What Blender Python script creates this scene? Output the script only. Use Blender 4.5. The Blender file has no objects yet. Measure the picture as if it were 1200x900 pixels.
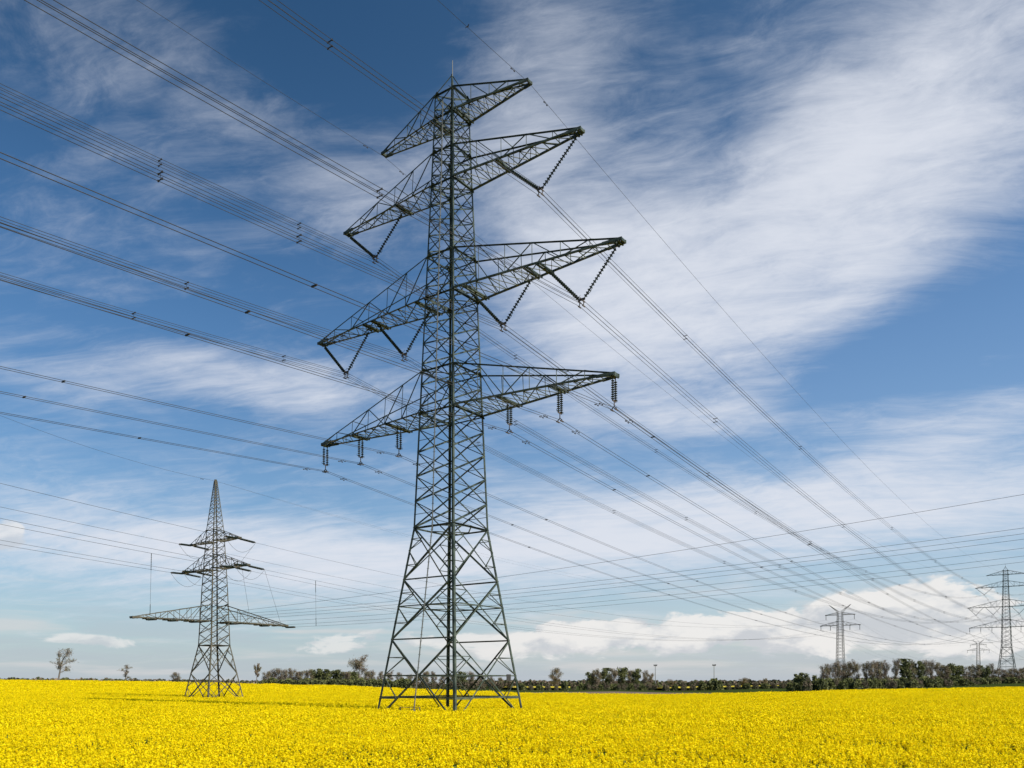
import bpy, math, random
import numpy as np
from mathutils import Vector

random.seed(7)
RNG = np.random.default_rng(11)
S = bpy.context.scene
COL = S.collection
RAD = math.radians

# ------------------------------------------------------------------ camera
F_PX, CY = 1006.84, 776.21          # focal length in 1200-px units, principal row
CAM_Z = 3.6                         # eye above the field's soil
cd = bpy.data.cameras.new('camera')
cam = bpy.data.objects.new('camera', cd)
COL.objects.link(cam)
cam.location = (0, 0, CAM_Z)
cam.rotation_euler = (RAD(90 + 1.411), 0, 0)
cd.sensor_width = 36.0
cd.lens = F_PX / 1200 * 36.0
cd.shift_x = 0.0
cd.shift_y = (CY - 450) / 1200
cd.clip_start = 0.1
cd.clip_end = 20000
S.camera = cam

# ------------------------------------------------------------------ materials
def mat(name, base, rough=0.6, metal=0.0, var=None, scale=3.0, spec=0.5, trans=0.0, detail=4.0):
    m = bpy.data.materials.new(name)
    m.use_nodes = True
    nt = m.node_tree
    b = nt.nodes['Principled BSDF']
    b.inputs['Roughness'].default_value = rough
    b.inputs['Metallic'].default_value = metal
    b.inputs['Specular IOR Level'].default_value = spec
    if var is None:
        b.inputs['Base Color'].default_value = (*base, 1)
    else:
        tc = nt.nodes.new('ShaderNodeTexCoord')
        nz = nt.nodes.new('ShaderNodeTexNoise')
        nz.inputs['Scale'].default_value = scale
        nz.inputs['Detail'].default_value = detail
        rp = nt.nodes.new('ShaderNodeValToRGB')
        rp.color_ramp.elements[0].position = 0.35
        rp.color_ramp.elements[1].position = 0.65
        rp.color_ramp.elements[0].color = (*base, 1)
        rp.color_ramp.elements[1].color = (*var, 1)
        nt.links.new(tc.outputs['Object'], nz.inputs['Vector'])
        nt.links.new(nz.outputs['Fac'], rp.inputs['Fac'])
        nt.links.new(rp.outputs['Color'], b.inputs['Base Color'])
    if trans > 0:
        tr = nt.nodes.new('ShaderNodeBsdfTranslucent')
        mx = nt.nodes.new('ShaderNodeMixShader')
        mx.inputs[0].default_value = trans
        if var is None:
            tr.inputs['Color'].default_value = (*base, 1)
        else:
            nt.links.new(rp.outputs['Color'], tr.inputs['Color'])
        nt.links.new(b.outputs[0], mx.inputs[1])
        nt.links.new(tr.outputs[0], mx.inputs[2])
        nt.links.new(mx.outputs[0], nt.nodes['Material Output'].inputs[0])
    return m

STEEL = mat('painted_lattice_steel', (0.018, 0.028, 0.020), 0.5, 0.0, (0.076, 0.094, 0.070), 1.2, 0.3)
STEEL_OLD = mat('weathered_lattice_steel', (0.045, 0.048, 0.034), 0.55, 0.0, (0.105, 0.092, 0.064), 1.5, 0.3)
STEEL_GALV = mat('galvanised_steel', (0.075, 0.082, 0.075), 0.55, 0.0, (0.12, 0.128, 0.12), 2.0)
PORCELAIN = mat('brown_green_glaze', (0.012, 0.022, 0.017), 0.5, 0.0, (0.022, 0.030, 0.020), 4.0, 0.25)
RUSTY = mat('rusty_fittings', (0.07, 0.05, 0.035), 0.6, 0.3, (0.11, 0.085, 0.06), 5.0)
WIRE = mat('aged_conductor', (0.040, 0.040, 0.042), 0.6, 0.3, (0.06, 0.06, 0.06), 0.2)
SPACER = mat('spacer_metal', (0.03, 0.03, 0.032), 0.6, 0.3)
SIGN = mat('dark_plate', (0.03, 0.028, 0.026), 0.5)
CONCRETE = mat('concrete', (0.28, 0.27, 0.25), 0.9, 0, (0.36, 0.35, 0.33), 6)
PETAL = mat('rape_petal', (0.90, 0.71, 0.004), 0.6, 0, (0.93, 0.78, 0.008), 2.3, 0.05, 0.42)
_nt = PETAL.node_tree
_oi = _nt.nodes.new('ShaderNodeObjectInfo'); _mx = _nt.nodes.new('ShaderNodeMix'); _mx.data_type = 'RGBA'; _mx.blend_type = 'MULTIPLY'
_rr = _nt.nodes.new('ShaderNodeValToRGB'); _rr.color_ramp.elements[0].color = (.92, .915, 1, 1); _rr.color_ramp.elements[1].color = (1, 1, 1, 1); _rr.color_ramp.elements[1].position = .55
_mx.inputs[0].default_value = 1.0
_src = [n for n in _nt.nodes if n.type == 'VALTORGB' and n != _rr][0]
_nt.links.new(_oi.outputs['Random'], _rr.inputs[0]); _nt.links.new(_src.outputs[0], _mx.inputs[6]); _nt.links.new(_rr.outputs[0], _mx.inputs[7])
for _n in _nt.nodes:
    if _n.type == 'BSDF_PRINCIPLED': _nt.links.new(_mx.outputs[2], _n.inputs['Base Color'])
    if _n.type == 'BSDF_TRANSLUCENT': _nt.links.new(_mx.outputs[2], _n.inputs['Color'])
RLEAF = mat('rape_leaf', (0.10, 0.15, 0.020), 0.6, 0, (0.17, 0.21, 0.03), 3.0, 0.3, 0.3)
BARK = mat('bark', (0.13, 0.108, 0.085), 0.9, 0, (0.20, 0.175, 0.145), 4)
TWIG = mat('bare_twigs', (0.125, 0.092, 0.064), 0.9, 0, (0.215, 0.165, 0.115), 0.25)
TWIGG = mat('budding_twigs', (0.135, 0.120, 0.058), 0.9, 0, (0.22, 0.195, 0.095), 0.25, trans=0.2)
LEAFA = mat('spring_leaf', (0.115, 0.130, 0.040), 0.7, 0, (0.20, 0.205, 0.066), 0.3, 0.3, 0.25)
LEAFB = mat('dark_leaf', (0.058, 0.070, 0.028), 0.7, 0, (0.100, 0.110, 0.042), 0.3, 0.3, 0.2)
MASTM = mat('mast_grey', (0.20, 0.21, 0.22), 0.5, 0.3)

# ------------------------------------------------------------------ mesh helpers
class MB:
    def __init__(s):
        s.v = []; s.f = []; s.n = 0
    def add(s, vs, fs):
        s.v.extend(vs); s.f.extend([tuple(i + s.n for i in f) for f in fs]); s.n += len(vs)
    def prism(s, p, q, sec, e1, e2):
        p = np.asarray(p, float); q = np.asarray(q, float)
        k = len(sec)
        vs = [tuple(p + a * e1 + b * e2) for a, b in sec] + [tuple(q + a * e1 + b * e2) for a, b in sec]
        fs = [(i, (i + 1) % k, k + (i + 1) % k, k + i) for i in range(k)]
        fs += [tuple(range(k - 1, -1, -1)), tuple(range(k, 2 * k))]
        s.add(vs, fs)
    def frame(s, p, q, ref):
        d = np.asarray(q, float) - np.asarray(p, float)
        d = d / (np.linalg.norm(d) + 1e-12)
        r = np.asarray(ref, float)
        r = r - d * (r @ d)
        if np.linalg.norm(r) < 1e-6:
            r = np.array([1, 0, 0.]) if abs(d[0]) < .9 else np.array([0, 1, 0.])
            r = r - d * (r @ d)
        r = r / np.linalg.norm(r)
        return d, r, np.cross(d, r)
    def angle(s, p, q, w, ref=(0, 0, 1), t=None):
        """steel angle: one flange lies in the face (normal ref), one stands inward"""
        t = t or max(0.012, w * 0.12)
        d, r, e = s.frame(p, q, ref)
        sec = [(-w / 2, 0), (w / 2, 0), (w / 2, t), (-w / 2 + t, t), (-w / 2 + t, w), (-w / 2, w)]
        s.prism(p, q, sec, e, -r)
    def corner(s, p, q, w, e1, e2, t=None):
        """leg angle with its heel on the corner line, flanges along e1 and e2"""
        t = t or w * 0.12
        sec = [(0, 0), (w, 0), (w, t), (t, t), (t, w), (0, w)]
        s.prism(p, q, sec, np.asarray(e1, float), np.asarray(e2, float))
    def bar(s, p, q, w, h=None, ref=(0, 0, 1)):
        h = h or w
        d, r, e = s.frame(p, q, ref)
        s.prism(p, q, [(-w / 2, -h / 2), (w / 2, -h / 2), (w / 2, h / 2), (-w / 2, h / 2)], e, r)
    def tube(s, pts, r, k=5, r1=None, cap=True):
        pts = np.asarray(pts, float)
        n = len(pts)
        rr = np.full(n, r) if r1 is None else np.linspace(r, r1, n)
        t = np.gradient(pts, axis=0)
        t /= np.linalg.norm(t, axis=1)[:, None] + 1e-12
        up = np.array([0, 0, 1.]) if abs(t[0][2]) < .9 else np.array([1., 0, 0])
        vs = []
        for i in range(n):
            a = np.cross(t[i], up); a /= np.linalg.norm(a) + 1e-12
            b = np.cross(a, t[i])
            for j in range(k):
                th = 2 * math.pi * j / k
                vs.append(tuple(pts[i] + rr[i] * (a * math.cos(th) + b * math.sin(th))))
        fs = [(i * k + j, i * k + (j + 1) % k, (i + 1) * k + (j + 1) % k, (i + 1) * k + j) for i in range(n - 1) for j in range(k)]
        if cap:
            fs += [tuple(range(k - 1, -1, -1)), tuple(range((n - 1) * k, n * k))]
        s.add(vs, fs)
    def sheds(s, p, q, n, r_core, r_shed, k=10):
        """insulator string: a core rod with n bell-shaped sheds"""
        p = np.asarray(p, float); q = np.asarray(q, float)
        L = np.linalg.norm(q - p)
        d, r, e = s.frame(p, q, (0.3, 0.2, 1))
        prof = [(0, r_core)]
        for i in range(n):
            a = (i + .18) / n * L; w = L / n
            prof += [(a, r_core), (a + w * .22, r_shed * .92), (a + w * .42, r_shed), (a + w * .5, r_shed * .86), (a + w * .56, r_core)]
        prof += [(L, r_core)]
        vs = []
        for h, rad in prof:
            for j in range(k):
                th = 2 * math.pi * j / k
                vs.append(tuple(p + d * h + rad * (r * math.cos(th) + e * math.sin(th))))
        m = len(prof)
        fs = [(i * k + j, i * k + (j + 1) % k, (i + 1) * k + (j + 1) % k, (i + 1) * k + j) for i in range(m - 1) for j in range(k)]
        fs += [tuple(range(k - 1, -1, -1)), tuple(range((m - 1) * k, m * k))]
        s.add(vs, fs)
    def build(s, name, material, parent=None, loc=None):
        me = bpy.data.meshes.new(name)
        me.from_pydata([tuple(map(float, v)) for v in s.v], [], s.f)
        me.materials.append(material)
        me.update()
        o = bpy.data.objects.new(name, me)
        COL.objects.link(o)
        if parent is not None:
            o.parent = parent
        if loc is not None:
            o.location = loc
        return o

def thing(name, label, cat, loc=(0, 0, 0), rz=0.0, group=None):
    o = bpy.data.objects.new(name, None)
    o.empty_display_size = 0.5
    COL.objects.link(o)
    o.location = loc
    o.rotation_euler = (0, 0, rz)
    tag(o, label, cat, group)
    return o

def tag(o, label=None, cat=None, group=None, kind=None):
    if label: o['label'] = label
    if cat: o['category'] = cat
    if group: o['group'] = group
    if kind: o['kind'] = kind
    return o

KIDS = {}
def dup(root, loc, rz, label, group=None, scale=None):
    r = root.copy(); COL.objects.link(r)
    r.location = loc; r.rotation_euler = (0, 0, rz)
    if scale is not None: r.scale = scale
    r['label'] = label
    if group: r['group'] = group
    for ch in kids(root):
        c = ch.copy(); COL.objects.link(c); c.parent = r
        for g in kids(ch):
            d = g.copy(); COL.objects.link(d); d.parent = c
    return r

def kids(o):
    return [c for c in list(bpy.data.objects) if c.parent == o]

def grid_mesh(name, P, material, kind='structure'):
    """P: array (n, m, 3)"""
    n, m, _ = P.shape
    me = bpy.data.meshes.new(name)
    idx = np.arange(n * m).reshape(n, m)
    f = np.stack([idx[:-1, :-1], idx[1:, :-1], idx[1:, 1:], idx[:-1, 1:]], -1).reshape(-1, 4)
    me.vertices.add(n * m); me.vertices.foreach_set('co', P.reshape(-1).astype(np.float32))
    me.loops.add(f.size); me.loops.foreach_set('vertex_index', f.reshape(-1).astype(np.int32))
    me.polygons.add(len(f)); me.polygons.foreach_set('loop_start', (np.arange(len(f)) * 4).astype(np.int32))
    me.polygons.foreach_set('loop_total', np.full(len(f), 4, np.int32))
    me.update(calc_edges=True); me.validate()
    me.polygons.foreach_set('use_smooth', np.ones(len(f), bool))
    me.materials.append(material)
    o = bpy.data.objects.new(name, me); COL.objects.link(o)
    o['kind'] = kind
    return o

# ------------------------------------------------------------------ terrain
# the field's far edge runs round the viewer: bearing (as 600 + 1015 x/y) -> its distance and the height of the flower tops there
E_B  = np.array([-400, 0, 100, 200, 300, 400, 470, 540, 600, 700, 780, 840, 900, 960, 1000, 1100, 1200, 1600.])
E_R  = np.array([796, 796.5, 797.4, 798.6, 801.2, 803.2, 806.2, 809, 811.5, 813, 813.6, 812.6, 811, 809.6, 808, 806.4, 804.8, 803.])
E_Y  = np.array([300, 300, 285, 270, 255, 232, 215, 203, 195, 189, 188, 190, 195, 208, 220, 240, 256, 280.])
E_Z  = (801.0 - E_R) / 1006.8 * E_Y           # relative to the eye
CROP_H = 1.27
SOIL = -3.6
F_B  = np.array([-400, 0, 300, 470, 560, 800, 900, 1000, 1180, 1600.])
F_D  = np.array([-1.6, -1.6, -1.0, -0.3, 0.0, 0.0, 0.7, 1.6, 3.3, 3.6])   # rise of the land behind the field

def sstep(t):
    t = np.clip(t, 0, 1); return t * t * (3 - 2 * t)

def ground_rel(x, y):
    x = np.asarray(x, float); y = np.asarray(y, float)
    b = np.where(y > 12, 600 + 1006.8 * x / np.maximum(y, 12), 600 + 1006.8 * x / 12)
    b = np.clip(b, -400, 1600)
    ye = np.interp(b, E_B, E_Y); ze = np.interp(b, E_B, E_Z) - CROP_H
    t = np.clip((y - 60) / (ye - 60), 0, 1) ** 2.5
    z = SOIL + (ze - SOIL) * t
    z = z + np.interp(b, F_B, F_D) * sstep((y - ye) / (455 - ye))
    return z

def ground(x, y):
    return ground_rel(x, y) + CAM_Z

def at(px, Y):
    """a place on the land seen at bearing px and depth Y"""
    x = (px - 600) / 1006.8 * Y
    return np.array([x, Y, float(ground(x, Y))])

# ground sheet: fine polar-ish grid in front, coarse to the horizon
ys = np.concatenate([[-9000, -2500, -400, -60, 0], np.linspace(12, 300, 97), np.linspace(308, 700, 50), [760, 900, 1200, 1800, 3000, 6000, 12000]])
bs = np.linspace(-900, 2100, 121)
P = np.zeros((len(ys), len(bs), 3))
for i, y in enumerate(ys):
    span = max(y, 60.0)
    xs = (bs - 600) / 1006.8 * span * (1.0 if 0 <= y < 3000 else 4.0 if y > 0 else 1.0)
    if y < 0: xs = (bs - 600) / 1006.8 * max(120, abs(y) * 1.5)
    P[i, :, 0] = xs; P[i, :, 1] = y
    P[i, :, 2] = ground(xs, np.full(len(bs), y))
GRASS = mat('meadow_ground', (0.030, 0.045, 0.012), 1.0, 0, (0.050, 0.066, 0.018), 0.05, 0.0, detail=8)
grid_mesh('ground', P, GRASS)

def drape(name, b0, b1, nb, yfun0, yfun1, ny, lift, material, kind='structure'):
    bs_ = np.linspace(b0, b1, nb); Q = np.zeros((ny, nb, 3))
    for j, b in enumerate(bs_):
        yy = np.linspace(yfun0(b), yfun1(b), ny)
        xx = (b - 600) / 1006.8 * yy
        Q[:, j, 0] = xx; Q[:, j, 1] = yy; Q[:, j, 2] = ground(xx, yy) + lift
    return grid_mesh(name, Q, material, kind)

edge = lambda b: float(np.interp(b, E_B, E_Y))
SOILM = mat('bare_brown_soil', (0.14, 0.105, 0.080), 0.95, 0, (0.20, 0.155, 0.12), 0.4, 0.0, detail=8)
drape('ploughed_strip', 455, 985, 60, lambda b: edge(b) + 1, lambda b: edge(b) + 195 * min(1, max(0.05, 1 - abs(b - 720) / 290)), 24, 0.03, SOILM)
UNDER = mat('crop_floor', (0.045, 0.060, 0.014), 0.9, 0, (0.07, 0.085, 0.02), 2.0, 0.2)
drape('field_soil', -500, 1700, 200, lambda b: 12, lambda b: edge(b), 90, 0.03, UNDER)

# ------------------------------------------------------------------ rapeseed crop (uncountable: one object, instanced plants)
class Fast:
    """numpy quads with two materials"""
    def __init__(s): s.q = []; s.m = []
    def quads(s, c, a, b, mi):
        c = np.asarray(c); s.q.append(np.stack([c - a - b, c + a - b, c + a + b, c - a + b], 1)); s.m.append(np.full(len(c), mi))
    def mesh(s, name, mats, parent=None, link=True):
        q = np.concatenate(s.q); m = np.concatenate(s.m); n = len(q)
        me = bpy.data.meshes.new(name)
        me.vertices.add(n * 4); me.vertices.foreach_set('co', q.reshape(-1).astype(np.float32))
        me.loops.add(n * 4); me.loops.foreach_set('vertex_index', np.arange(n * 4, dtype=np.int32))
        me.polygons.add(n); me.polygons.foreach_set('loop_start', (np.arange(n) * 4).astype(np.int32))
        me.polygons.foreach_set('loop_total', np.full(n, 4, np.int32))
        me.polygons.foreach_set('material_index', m.astype(np.int32))
        me.update(calc_edges=True)
        for k in mats: me.materials.append(k)
        o = bpy.data.objects.new(name, me)
        if link: COL.objects.link(o)
        if parent: o.parent = parent
        return o

def rnd_dirs(n, zbias=0.0):
    d = RNG.normal(size=(n, 3)); d[:, 2] += zbias
    return d / np.linalg.norm(d, axis=1)[:, None]

def rnd_quads(f, c, sx, sy, mi, zbias=0.6, stretch_up=0.0):
    n = len(c)
    nrm = rnd_dirs(n, zbias)
    a = np.cross(nrm, rnd_dirs(n)); a /= np.linalg.norm(a, axis=1)[:, None] + 1e-9
    b = np.cross(nrm, a)
    s = RNG.uniform(.7, 1.3, (n, 1))
    f.quads(c, a * sx * s, b * sy * s, mi)

def crop_patch(name, size, n_plants, petals, psz, rac_r, rac_h, leaves, lsz):
    f = Fast()
    xy = RNG.uniform(-size / 2 * 1.06, size / 2 * 1.06, (n_plants, 2))
    top = CROP_H + RNG.normal(0, 0.075, n_plants)
    lean = RNG.normal(0, .05, (n_plants, 2))
    # racemes: domed cluster of petals at the head of each stalk
    t = RNG.uniform(0, 1, (n_plants, petals)) ** .8
    ang = RNG.uniform(0, 2 * math.pi, (n_plants, petals))
    rad = rac_r * (0.35 + 0.65 * t) * np.sqrt(RNG.uniform(.1, 1, (n_plants, petals)))
    c = np.stack([xy[:, :1] + lean[:, :1] + rad * np.cos(ang), xy[:, 1:] + lean[:, 1:] + rad * np.sin(ang), top[:, None] - t * rac_h], -1).reshape(-1, 3)
    rnd_quads(f, c, psz, psz * .8, 0, 0.9)
    # stalks and leaves below
    if lsz > 0:
        k = n_plants * leaves
        base = np.repeat(np.arange(n_plants), leaves)
        h = RNG.uniform(.25, .9, k) * (CROP_H - rac_h * .5)
        c = np.stack([xy[base, 0] + RNG.normal(0, .07, k), xy[base, 1] + RNG.normal(0, .07, k), h], -1)
        rnd_quads(f, c, lsz * .45, lsz, 1, 0.2)
        # upright stems
        hs = top - rac_h * .6
        c = np.stack([xy[:, 0] + lean[:, 0] * .6, xy[:, 1] + lean[:, 1] * .6, hs * .5 + .15], -1)
        th = RNG.uniform(0, math.pi, n_plants)
        a = np.stack([np.cos(th), np.sin(th), th * 0], -1) * .012
        b = np.stack([lean[:, 0] * .4, lean[:, 1] * .4, hs * .5 - .15], -1)
        f.quads(c, a, b, 1)
    return f.mesh(name, [PETAL, RLEAF], link=False)

PC = bpy.data.collections.new('rape_plants')
protos = []
for i in range(4): protos.append(crop_patch('a_near_plants_%d' % i, 1.0, 21, 30, 0.024, 0.088, 0.24, 6, 0.085))
for i in range(4): protos.append(crop_patch('b_mid_plants_%d' % i, 2.0, 92, 12, 0.037, 0.085, 0.24, 3, 0.10))
for i in range(3): protos.append(crop_patch('c_far_plants_%d' % i, 4.0, 260, 6, 0.068, 0.12, 0.28, 2, 0.13))
for o in protos: PC.objects.link(o)

pts, var, rot, scl = [], [], [], []
def scatter(size, y0, y1, first, nvar, bm0, bm1):
    Y = np.arange(y0 + size / 2, y1, size)
    for y in Y:
        xl, xr = (bm0 - 600) / 1006.8 * y - 3, (bm1 - 600) / 1006.8 * y + 3
        xs = np.arange(math.floor(xl / size) * size, xr, size) + size / 2
        xs = xs + RNG.uniform(-.08, .08, len(xs)) * size
        yy = y + RNG.uniform(-.08, .08, len(xs)) * size
        b = 600 + 1006.8 * xs / yy
        keep = yy < np.interp(b, E_B, E_Y)
        p2 = np.stack([xs, yy], -1)
        # trodden, unsown patches at the pylons' feet
        for (fx, fy, fr, pr) in ((-5.6, 80, 4.2, .55), (-46.4, 135, 4.4, .15)):
            near = np.hypot(xs - fx, yy - fy) < fr
            keep &= ~(near & (RNG.uniform(size=len(xs)) > pr))
        if size < 1.5: keep &= RNG.uniform(size=len(xs)) > 0.03
        elif size < 3: keep &= RNG.uniform(size=len(xs)) > 0.012
        xs, yy = xs[keep], yy[keep]
        n = len(xs)
        pts.append(np.stack([xs, yy, ground(xs, yy) + 0.02], -1))
        var.append(first + RNG.integers(0, nvar, n))
        rot.append(RNG.integers(0, 4, n) * (math.pi / 2) + RNG.normal(0, .08, n))
        w = .5 + .5 * np.sin(xs * .41 + 1.3 * np.sin(yy * .23)) * np.cos(yy * .31 + .9 * np.sin(xs * .17))
        scl.append(0.93 + 0.12 * w + RNG.normal(0, .018, n))
scatter(1.0, 10, 46, 0, 4, -120, 1320)
scatter(2.0, 46, 172, 4, 4, -120, 1320)
scatter(4.0, 172, 304, 8, 3, -150, 1350)
pts = np.concatenate(pts); var = np.concatenate(var); rot = np.concatenate(rot); scl = np.concatenate(scl)
me = bpy.data.meshes.new('rapeseed_crop')
me.vertices.add(len(pts)); me.vertices.foreach_set('co', pts.reshape(-1).astype(np.float32))
for nm, typ, arr in (('variant', 'INT', var.astype(np.int32)), ('turn', 'FLOAT', rot.astype(np.float32)), ('size', 'FLOAT', scl.astype(np.float32))):
    a = me.attributes.new(nm, typ, 'POINT'); a.data.foreach_set('value', arr)
crop = bpy.data.objects.new('rapeseed_crop', me); COL.objects.link(crop)
tag(crop, 'dense yellow flowering rapeseed covering the whole field', 'rapeseed', kind='stuff')
ng = bpy.data.node_groups.new('crop_plants', 'GeometryNodeTree')
ng.interface.new_socket('Geometry', in_out='INPUT', socket_type='NodeSocketGeometry')
ng.interface.new_socket('Geometry', in_out='OUTPUT', socket_type='NodeSocketGeometry')
N = ng.nodes.new; Lk = ng.links.new
gi, go = N('NodeGroupInput'), N('NodeGroupOutput')
m2p = N('GeometryNodeMeshToPoints'); iop = N('GeometryNodeInstanceOnPoints'); ci = N('GeometryNodeCollectionInfo')
ci.inputs['Collection'].default_value = PC; ci.inputs['Separate Children'].default_value = True; ci.inputs['Reset Children'].default_value = True
iop.inputs['Pick Instance'].default_value = True
def attr(nm, typ):
    n = N('GeometryNodeInputNamedAttribute'); n.data_type = typ; n.inputs['Name'].default_value = nm; return n.outputs['Attribute']
cx1, cx2 = N('ShaderNodeCombineXYZ'), N('ShaderNodeCombineXYZ')
Lk(attr('turn', 'FLOAT'), cx1.inputs[2])
cx2.inputs[0].default_value = 1; cx2.inputs[1].default_value = 1
Lk(attr('size', 'FLOAT'), cx2.inputs[2])
e2r = N('FunctionNodeEulerToRotation'); Lk(cx1.outputs[0], e2r.inputs[0])
Lk(gi.outputs[0], m2p.inputs[0]); Lk(m2p.outputs[0], iop.inputs['Points']); Lk(ci.outputs[0], iop.inputs['Instance'])
Lk(attr('variant', 'INT'), iop.inputs['Instance Index']); Lk(e2r.outputs[0], iop.inputs['Rotation']); Lk(cx2.outputs[0], iop.inputs['Scale'])
Lk(iop.outputs[0], go.inputs[0])
crop.modifiers.new('plants', 'NODES').node_group = ng

# far strips of other rapeseed fields showing between the trees
FARY = mat('far_rape_canopy', (0.52, 0.40, 0.02), 0.8, 0, (0.62, 0.47, 0.02), 0.3, 0.2)
for b0, b1, y0, y1 in ((590, 668, 436, 640), (770, 962, 436, 640)):
    q = drape('distant_rapeseed', b0, b1, 24, lambda b: y0, lambda b: y1, 6, 1.3, FARY, 'stuff')
    tag(q, 'thin yellow strip of a distant rapeseed field ' + ('near the lone round tree' if b0 < 700 else 'behind the low bushes beneath the masts'), 'rapeseed field')

# ------------------------------------------------------------------ lattice pylons
def lerp(a, b, t): return np.asarray(a, float) * (1 - t) + np.asarray(b, float) * t

def prof(tab, z):
    return float(np.interp(z, [p[0] for p in tab], [p[1] for p in tab]))

SGN = ((-1, -1), (1, -1), (1, 1), (-1, 1))     # corners round the body

def body(root, m, tab, ratio, z0, z1, zbend, legw, yaw=0.0, big=None, kpanel=.5, top_apex=None, diag_w=(.11, .085), plan=()):
    """legs, face bracing; local axes: x along the crossarms, y along the line"""
    cy, sy = math.cos(yaw), math.sin(yaw)
    Rm = np.array([[cy, -sy, 0], [sy, cy, 0], [0, 0, 1.]])
    def C(i, z):
        w = prof(tab, z); s = SGN[i % 4]
        return Rm @ np.array([s[0] * w, s[1] * w * ratio, z])
    zs = sorted(set([z0] + [p[0] for p in tab if z0 < p[0] < z1] + [z1]))
    for i in range(4):
        b = MB()
        e1 = Rm @ np.array([-SGN[i][0], 0, 0.]); e2 = Rm @ np.array([0, -SGN[i][1], 0.])
        for a, c in zip(zs[:-1], zs[1:]):
            w = legw[0] if c <= zbend + .01 else float(np.interp((a + c) / 2, [zbend, z1], [legw[1], legw[2]]))
            b.corner(C(i, a), C(i, c), w, e1, e2)
        if top_apex is not None:
            b.corner(C(i, z1), top_apex, legw[2] * .8, e1, e2)
        lg = b.build('leg', m, root)
        fb = MB(); p = C(i, z0)
        fb.bar(p + [0, 0, -1.0], p + [0, 0, .18], legw[0] * 2.6)
        fb.build('footing', CONCRETE, lg)
    # face bracing above the bend: crosses, panel by panel
    br = MB()
    z = zbend; lev = [z]
    while z < z1 - .3:
        wd = prof(tab, z) * (1 + ratio)
        z = z + kpanel * wd
        lev.append(min(z, z1))
    lev[-1] = z1
    for k, (a, c) in enumerate(zip(lev[:-1], lev[1:])):
        f = (a - zbend) / (z1 - zbend)
        dw = diag_w[0] * (1 - f) + diag_w[1] * f
        for i in range(4):
            A, B, Cc, Dd = C(i, a), C(i + 1, a), C(i, c), C(i + 1, c)
            n = np.cross(B - A, np.array([0, 0, 1.])); n /= np.linalg.norm(n)
            hv, lt = ((A, Dd), (B, Cc)) if i < 2 else ((B, Cc), (A, Dd))
            br.angle(*hv, dw * 1.25, n); br.angle(lt[0] - n * .03, lt[1] - n * .03, dw * .65, n)
            mid = (A + B + Cc + Dd) / 4
            br.bar(lerp(A, Cc, .5), mid, dw * .36)
    # plan bracing at the bend and the arms
    for zz in [zbend]:
        for i in range(4):
            br.angle(C(i, zz), C(i + 1, zz), .16, (0, 0, 1))
        for i in range(4):
            br.bar(lerp(C(i, zz), C(i + 1, zz), .5), lerp(C(i + 1, zz), C(i + 2, zz), .5), .09)
    for zz in plan:
        for i in range(4): br.angle(C(i, zz), C(i + 1, zz), .13, (0, 0, 1))
        for i in range(4):                      # gusset plates at the joints
            c0 = C(i, zz)
            for nb_ in (C(i + 1, zz), C(i - 1, zz)):
                d_ = (nb_ - c0) / np.linalg.norm(nb_ - c0)
                br.bar(c0 - d_ * .02 - [0, 0, .22], c0 - d_ * .02 + d_ * .42 + [0, 0, .16], .03, .34, ref=np.cross(d_, [0, 0, 1.]))
        br.bar(C(0, zz), C(2, zz), .07); br.bar(C(1, zz), C(3, zz) + np.array([0, 0, .03]), .07)
    br.build('lattice_bracing', m, root)
    # splayed lower body with large crosses, belts and redundant members
    if big:
        lw = MB()
        for a, c, belts in big:            # a top, c bottom
            za, zc = a, c
            for i in range(4):
                A, B, Cc, Dd = C(i, za), C(i + 1, za), C(i, zc), C(i + 1, zc)
                n = np.cross(B - A, np.array([0, 0, 1.])); n /= np.linalg.norm(n)
                if n @ (A + B) < 0: n = -n
                lw.angle(B, Cc, .145, n); lw.angle(A - n * .05, Dd - n * .05, .115, n)
                wa, wc = np.linalg.norm(B - A), np.linalg.norm(Dd - Cc)
                t = wa / (wa + wc); zx = za + (zc - za) * t
                X = lerp(A, Dd, t)
                for s0, (E0, E1) in enumerate(((A, Cc), (B, Dd))):
                    hub = lerp(E0, E1, t)
                    if 'mid' in belts: lw.angle(hub, X, .10, n)
                    O0, O1 = (B, Dd) if s0 == 0 else (A, Cc)
                    for tt, lo in ((.5, 0), (.5, 1)):
                        q = lerp(E0, X, .5) if lo == 0 else lerp(E1, X, .5)
                        zz = q[2]
                        e = lerp(E0, E1, (za - zz) / (za - zc))
                        lw.bar(e, q, .06)
                        lw.bar(q, hub, .06)
                if 'bot' in belts and i in (0, 2): lw.angle(Cc, Dd, .13, n)
                if 'low' in belts:
                    zz = zc + (za - zc) * .295
                    lw.angle(C(i, zz), C(i + 1, zz), .15, n)
            if 'mid' in belts:
                for i in range(4):
                    lw.bar(lerp(C(i, zx), C(i + 1, zx), .5), lerp(C(i + 1, zx), C(i + 2, zx), .5), .08)
        lw.build('base_bracing', m, root)
    return C

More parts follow.
